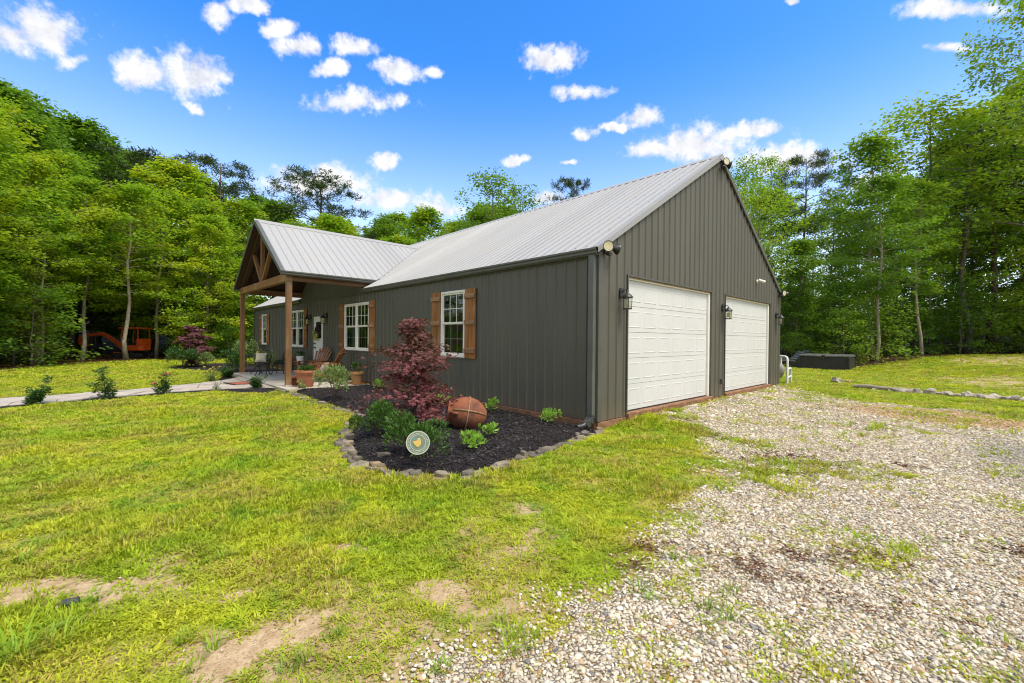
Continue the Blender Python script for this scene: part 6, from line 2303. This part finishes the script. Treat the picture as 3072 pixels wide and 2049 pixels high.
def on_lawn(x, y):
    """probability that grass grows at a place"""
    p = np.ones(x.shape)
    p[(x < .04) & (x > HX - .05) & (y > -.04) & (y < HY + .1)] = 0
    p[(x < -8.0) & (x > -14.8) & (y > -2.33) & (y < 0)] = 0
    for poly in (BED, STRIP, PATH, ISLAND):
        p[sdist(poly, x, y) > -.02] = 0
    for (ex, ey, el_) in EDGE:
        p[np.hypot(x - ex, y - ey) < .085] = 0
    b = bare_amount(x, y)
    g = sstep(-.6, .40, sdist(GRAVEL, x, y) + (fbm(x, y, 2.6, 4, 9) - .5) * .95)
    gtuft = .03 + .4 * sstep(.56, .70, fbm(x, y, 1.5, 3, 61)) * sstep(2.4, .2, sdist(GRAVEL, x, y))
    p = p * (1 - b * .96)
    for (qx, qy, rr_) in GPATCH:
        g = g * sstep(.25, 1.0, np.hypot(x - qx, y - qy) / rr_ + (fbm(x, y, 7, 2, 15) - .5) * .9)
    p = p * (1 - g) + g * gtuft
    w = np.maximum(sstep(-.3, .6, sdist(WOODS_L, x, y) + (fbm(x, y, .8, 3, 5) - .5) * 1.6), sstep(-.3, .5, sdist(WOODS_R, x, y)))
    p = p * (1 - w * .985)
    p = p * (1 - tan_amount(x, y) * .93)
    thin = sstep(.30, .56, fbm(x, y, 1.9, 3, 71))
    return p * (.45 + .55 * thin)


def sample(d0, d1, dens, seed, marg=1.45):
    lr = np.random.default_rng(seed)
    rmax = max(d1, 2.2) * 1.75
    x0, x1 = max(CAM[0] - rmax, -40), min(CAM[0] + rmax, 14)
    y0, y1 = max(CAM[1] - rmax, -20), min(CAM[1] + rmax, 36)
    n = int((x1 - x0) * (y1 - y0) * dens)
    x, y = lr.uniform(x0, x1, n), lr.uniform(y0, y1, n)
    k = in_view(x, y, d0, d1, marg)
    return x[k], y[k]


variants = [(tuft(18, .055, .045, 1), MG), (tuft(16, .075, .05, 2), MG), (tuft(22, .045, .055, 3, .004, .8), MG), (tuft(12, .095, .04, 4, .005, .6), MG), (clover(26, .035, .06, 5), MG), (tuft(20, .060, .06, 6, .0055, 1.0), MG)]
XS, YS, SC_ = [], [], []
for i, (d0, d1, dens, s) in enumerate([(-1.6, .9, 700, .9), (.9, 2.6, 1900, .72), (2.6, 4.0, 1700, .80), (4.0, 6.0, 1400, .92), (6.0, 9.0, 950, 1.1), (9, 14, 480, 1.5), (14, 21, 220, 2.1), (21, 34, 80, 2.8)]):
    x, y = sample(d0, d1, dens, 200 + i)
    k = rng.random(len(x)) < on_lawn(x, y)
    XS.append(x[k]); YS.append(y[k]); SC_.append(np.full(k.sum(), s))
x, y, s = np.concatenate(XS), np.concatenate(YS), np.concatenate(SC_)
n = len(x)
lush = fbm(x, y, 1.1, 3, 81)
sc_h = s * (.40 + .62 * sstep(.35, .7, lush)) * rng.uniform(.7, 1.25, n)
sc_h = np.where(s > 1.1, s * rng.uniform(.30, .5, n), sc_h)
scl_ = np.stack([s * rng.uniform(.9, 1.3, n), s * rng.uniform(.9, 1.3, n), sc_h], 1)
rot = np.stack([rng.normal(0, .1, n), rng.normal(0, .1, n), rng.uniform(0, 6.283, n)], 1)
vid = rng.choice(6, n, p=[.22, .16, .2, .08, .2, .14])
print('grass tufts', n)
gn_scatter('grass', np.stack([x, y, gz(x, y) - .002], 1), rot, scl_, vid, variants, 'short yellow green grass and clover of the lawn')

# taller coarse clumps here and there
TALL = [(20, 1660, 1.2), (60, 1700, 1.0), (90, 1950, 1.2), (40, 1980, 1.3), (370, 1560, .9), (530, 1590, 1.0), (800, 1590, .7), (1540, 1905, 1.0), (1560, 1930, .9), (690, 1690, .8), (330, 1800, .8),
        (560, 1920, .8), (600, 2000, .8), (960, 2000, .8), (1310, 1990, .8), (1880, 1780, .8), (1040, 1740, .7), (1020, 1930, .7), (2080, 1690, .8), (2130, 1850, .8), (2200, 1790, .7), (2440, 2000, .6), (2350, 1900, .6), (1690, 1350, .8), (1850, 1350, .7), (1780, 1480, .7), (1560, 1390, .7)]
tv = [(tuft(26, .20, .06, 11, .006, .7), MG2), (tuft(20, .26, .05, 12, .007, .9), MG2), (tuft(30, .14, .09, 13, .006, .9), MG2)]
P_, S_ = [], []
for (px, py, s) in TALL:
    c = at_z(px, py, -.12)
    for k in range(3 if s > .95 else 2):
        xx, yy = c[0] + random.gauss(0, .06), c[1] + random.gauss(0, .06)
        P_.append((xx, yy, float(gz(xx, yy)) - .003)); S_.append((s * .6, s * .6, s * random.uniform(.30, .55)))
lr = np.random.default_rng(5)
x, y = sample(1.2, 9, 1.6, 300)
k = (lr.random(len(x)) < on_lawn(x, y) ** 2 * .25) & (fbm(x, y, .9, 2, 91) > .48)
for a_, b_ in zip(x[k], y[k]):
    q_ = random.uniform(.3, .6)
    P_.append((a_, b_, float(gz(a_, b_)) - .003)); S_.append((q_, q_, q_ * .8))
n = len(P_)
gn_scatter('tall_grass', np.array(P_), np.stack([np.zeros(n), np.zeros(n), rng.uniform(0, 6.283, n)], 1), np.array(S_), rng.integers(0, 3, n), tv, 'taller coarse grass clumps standing above the lawn')


# gravel: pale rounded stones
def pebble(seed):
    lr = random.Random(seed)
    bm = bmesh.new()
    bmesh.ops.create_icosphere(bm, subdivisions=1, radius=1)
    ax_ = (1.0, lr.uniform(.62, .85), lr.uniform(.35, .6))
    for v_ in bm.verts:
        k = 1 + lr.uniform(-.17, .17)
        v_.co = Vector((v_.co.x * ax_[0] * k, v_.co.y * ax_[1] * k, v_.co.z * ax_[2] * k + ax_[2] * .45)) * .5
    me = bpy.data.meshes.new('pebble'); bm.to_mesh(me); bm.free()
    return me


m, t = new_mat('gravel_stones'); q = N(t)
oi = q.n('ShaderNodeObjectInfo')
P = q.pos()
rr = oi.outputs['Random']
cr = q.n('ShaderNodeValToRGB')
els = cr.color_ramp.elements
els[0].position = 0.0; els[0].color = (.68, .62, .49, 1)
els[1].position = 1.0; els[1].color = (.11, .11, .115, 1)
for p_, c in ((.22, (.55, .48, .36, 1)), (.40, (.76, .71, .60, 1)), (.55, (.32, .265, .185, 1)), (.66, (.60, .53, .41, 1)), (.78, (.40, .24, .10, 1)), (.84, (.54, .48, .37, 1)), (.93, (.30, .28, .26, 1))):
    e = els.new(p_); e.color = c
t.links.new(rr, cr.inputs['Fac'])
posn = q.n('ShaderNodeNewGeometry').outputs['Position']
dist_ = lambda c, sc: q.n('ShaderNodeVectorMath', {0: q.n('ShaderNodeMapping', {'Vector': posn, 'Location': (-c[0] / sc[0], -c[1] / sc[1], 0), 'Scale': (1 / sc[0], 1 / sc[1], 0)}).outputs[0]}, operation='LENGTH').outputs['Value']
nzz = q.noise(P, 1.2, 3)
clay_f = q.ramp(q.math('ADD', dist_((4.4, 6.3), (2.9, 1.35)), q.math('MULTIPLY', q.math('SUBTRACT', nzz, .5), .9)), 1.1, .5)
grey_f = q.ramp(q.math('ADD', dist_((5.4, 2.6), (1.6, 2.6)), q.math('MULTIPLY', q.math('SUBTRACT', nzz, .5), .9)), 1.1, .5)
c1 = q.mix(q.math('MULTIPLY', clay_f, .62), cr.outputs['Color'], (.47, .26, .09))
c1 = q.mix(q.math('MULTIPLY', grey_f, .5), c1, (.17, .17, .16))
c1 = q.mix(q.math('MULTIPLY', q.ramp(q.noise(P, 60, 3), .45, .7), .3), c1, (.30, .22, .13))
q.finish(q.principled(c1, .8, q.bump(q.noise(P, 130, 3), .3, .004), spec=.3))
peb = [(pebble(40 + i), m) for i in range(7)]
XS, YS, SC_ = [], [], []
for i, (d0, d1, dens, s) in enumerate([(-1.6, .9, 1200, .024), (.9, 2.8, 4000, .0185), (2.8, 4.5, 2900, .021), (4.5, 7, 1500, .026), (7, 11, 460, .036), (11, 18, 140, .05)]):
    x, y = sample(d0, d1, dens, 400 + i)
    sdv = sdist(GRAVEL, x, y) + (fbm(x, y, 2.6, 4, 9) - .5) * .85
    k = (rng.random(len(x)) < sstep(-.22, .42, sdv) * .95) & ~((x < .06) & (y > 0)) & (x < 14)
    XS.append(x[k]); YS.append(y[k]); SC_.append(s * np.exp(rng.normal(0, .33, k.sum())))
x, y, s = np.concatenate(XS), np.concatenate(YS), np.concatenate(SC_)
# a few stones in the bare patches of the lawn
xb, yb = sample(1.0, 7, 260, 450)
k = (rng.random(len(xb)) < bare_amount(xb, yb) * .16)
x, y, s = np.r_[x, xb[k]], np.r_[y, yb[k]], np.r_[s, .014 * np.exp(rng.normal(0, .3, k.sum()))]
n = len(x)
print('pebbles', n)
rot = np.stack([rng.normal(0, .35, n), rng.normal(0, .35, n), rng.uniform(0, 6.283, n)], 1)
gn_scatter('gravel', np.stack([x, y, gz(x, y) + .006 - s * .10 + rng.uniform(0, .008, n)], 1), rot, np.repeat(s[:, None], 3, 1) * rng.uniform(.85, 1.2, (n, 3)), rng.integers(0, 7, n), peb, 'loose pale stones of the gravel drive')


# mulch chips
def chip(seed):
    lr = random.Random(seed)
    mb = MB()
    L, w, h = lr.uniform(.035, .07), lr.uniform(.006, .013), lr.uniform(.003, .006)
    mb.raw([(-L / 2, -w / 2, 0), (-L * .1, -w / 2 * 1.2, h), (L / 2, -w / 4, 0), (L / 2, w / 4, 0), (0, w / 2, h * 1.4), (-L / 2, w / 2, 0)], [(0, 1, 4, 5), (1, 2, 3, 4)])
    me = bpy.data.meshes.new('chip'); me.from_pydata(mb.v, [], mb.f)
    return me


m, t = new_mat('mulch_chips'); q = N(t)
oi = q.n('ShaderNodeObjectInfo').outputs['Random']
c1 = q.mix(q.ramp(oi, .2, 1.0), (.010, .008, .009), (.050, .042, .042))
c1 = q.mix(q.ramp(oi, .90, .99), c1, (.13, .10, .085))
q.finish(q.principled(c1, .62, spec=.4))
ch = [(chip(60 + i), m) for i in range(6)]
XS, YS, ZS = [], [], []
for poly, h, nn in ((BED, BEDH, 17000), (STRIP, STRIPH, 5500), (ISLAND, .04, 1200)):
    a_, b_ = np.min(poly, 0), np.max(poly, 0)
    x, y = rng.uniform(a_[0], b_[0], nn * 2), rng.uniform(a_[1], b_[1], nn * 2)
    d = sdist(poly, x, y)
    k = (d > -.03)
    if poly is STRIP:
        k &= sdist(PATH, x, y) < .03
    x, y, d = x[k], y[k], d[k]
    XS.append(x); YS.append(y); ZS.append(gz(x, y) - .008 + h * sstep(0, .25, d) + (fbm(x, y, 9, 3, 50) - .5) * .022)
x, y, z = np.concatenate(XS), np.concatenate(YS), np.concatenate(ZS)
n = len(x)
gn_scatter('mulch_chips', np.stack([x, y, z + rng.uniform(0, .01, n)], 1), np.stack([rng.normal(0, .3, n), rng.normal(0, .3, n), rng.uniform(0, 6.283, n)], 1), np.repeat(rng.uniform(.6, 1.3, n)[:, None], 3, 1), rng.integers(0, 6, n), ch, 'black shredded wood chips covering the planting beds')

# brown oak tassels and dead leaves on the drive, and leaves on the woodland floor
m, t = new_mat('dead_leaves'); q = N(t)
oi = q.n('ShaderNodeObjectInfo').outputs['Random']
c1 = q.mix(oi, (.085, .036, .022), (.20, .095, .055))
q.finish(q.principled(c1, .8, spec=.2))
dl = []
for i in range(4):
    lr = np.random.default_rng(70 + i)
    n = 9
    P = lr.normal(0, [.03, .03, .003], (n, 3)) + np.array([0, 0, .008])
    dl.append((np_mesh('litter', *leaves(P, lr.normal(0, [1, 1, .12], (n, 3)), np.array([0, 0, 1.0]) + lr.normal(0, .3, (n, 3)), lr.uniform(.02, .045, n), .008, .15)), m))
LIT = [(.16, 2.1, .35, .5), (.5, 1.6, .3, .5), (1.0, 1.15, .35, .55), (1.4, .83, .35, .6), (2.35, .04, .42, 1.0), (2.67, .54, .40, .9), (2.71, -.34, .25, .6), (3.04, -2.77, .22, .6), (3.42, -2.24, .24, .7), (3.3, -2.79, .22, .7), (3.2, -2.5, .25, .4), (3.6, -2.0, .2, .5),
       (3.75, -2.7, .2, .4), (2.55, -3.05, .2, .6), (2.62, -3.3, .15, .5), (4.3, -1.2, .25, .4), (3.6, 1.0, .2, .4)]
XS, YS, SS = [], [], []
for (cx, cy, r_, a) in LIT:
    n = int(36 * a * r_ / .3)
    # streaks lie along the camera's right-hand direction, as the water left them
    p, q_ = rng.normal(0, r_ * .62, n), rng.normal(0, r_ * .26, n)
    XS.append(cx + p * .9 - q_ * .4); YS.append(cy + p * .4 + q_ * .9); SS.append(np.full(n, 1.0))
x, y = sample(8, 34, 6.0, 500)
k = (np.maximum(sdist(WOODS_L, x, y), sdist(WOODS_R, x, y)) > -.5)
XS.append(x[k]); YS.append(y[k]); SS.append(np.full(k.sum(), 3.2))
x, y, s = np.concatenate(XS), np.concatenate(YS), np.concatenate(SS)
k = ~((x < .1) & (y > 0) & (y < 9.6) & (x > -22))
x, y, s = x[k], y[k], s[k]
n = len(x)
gn_scatter('leaf_litter', np.stack([x, y, gz(x, y) + np.where(s < 2, .016, .004)], 1), np.stack([np.zeros(n), np.zeros(n), rng.uniform(0, 6.283, n)], 1), np.repeat((s * rng.uniform(.6, 1.2, n))[:, None], 3, 1), rng.integers(0, 4, n), dl, 'reddish brown dead leaves and tassels washed over gravel and wood floor')
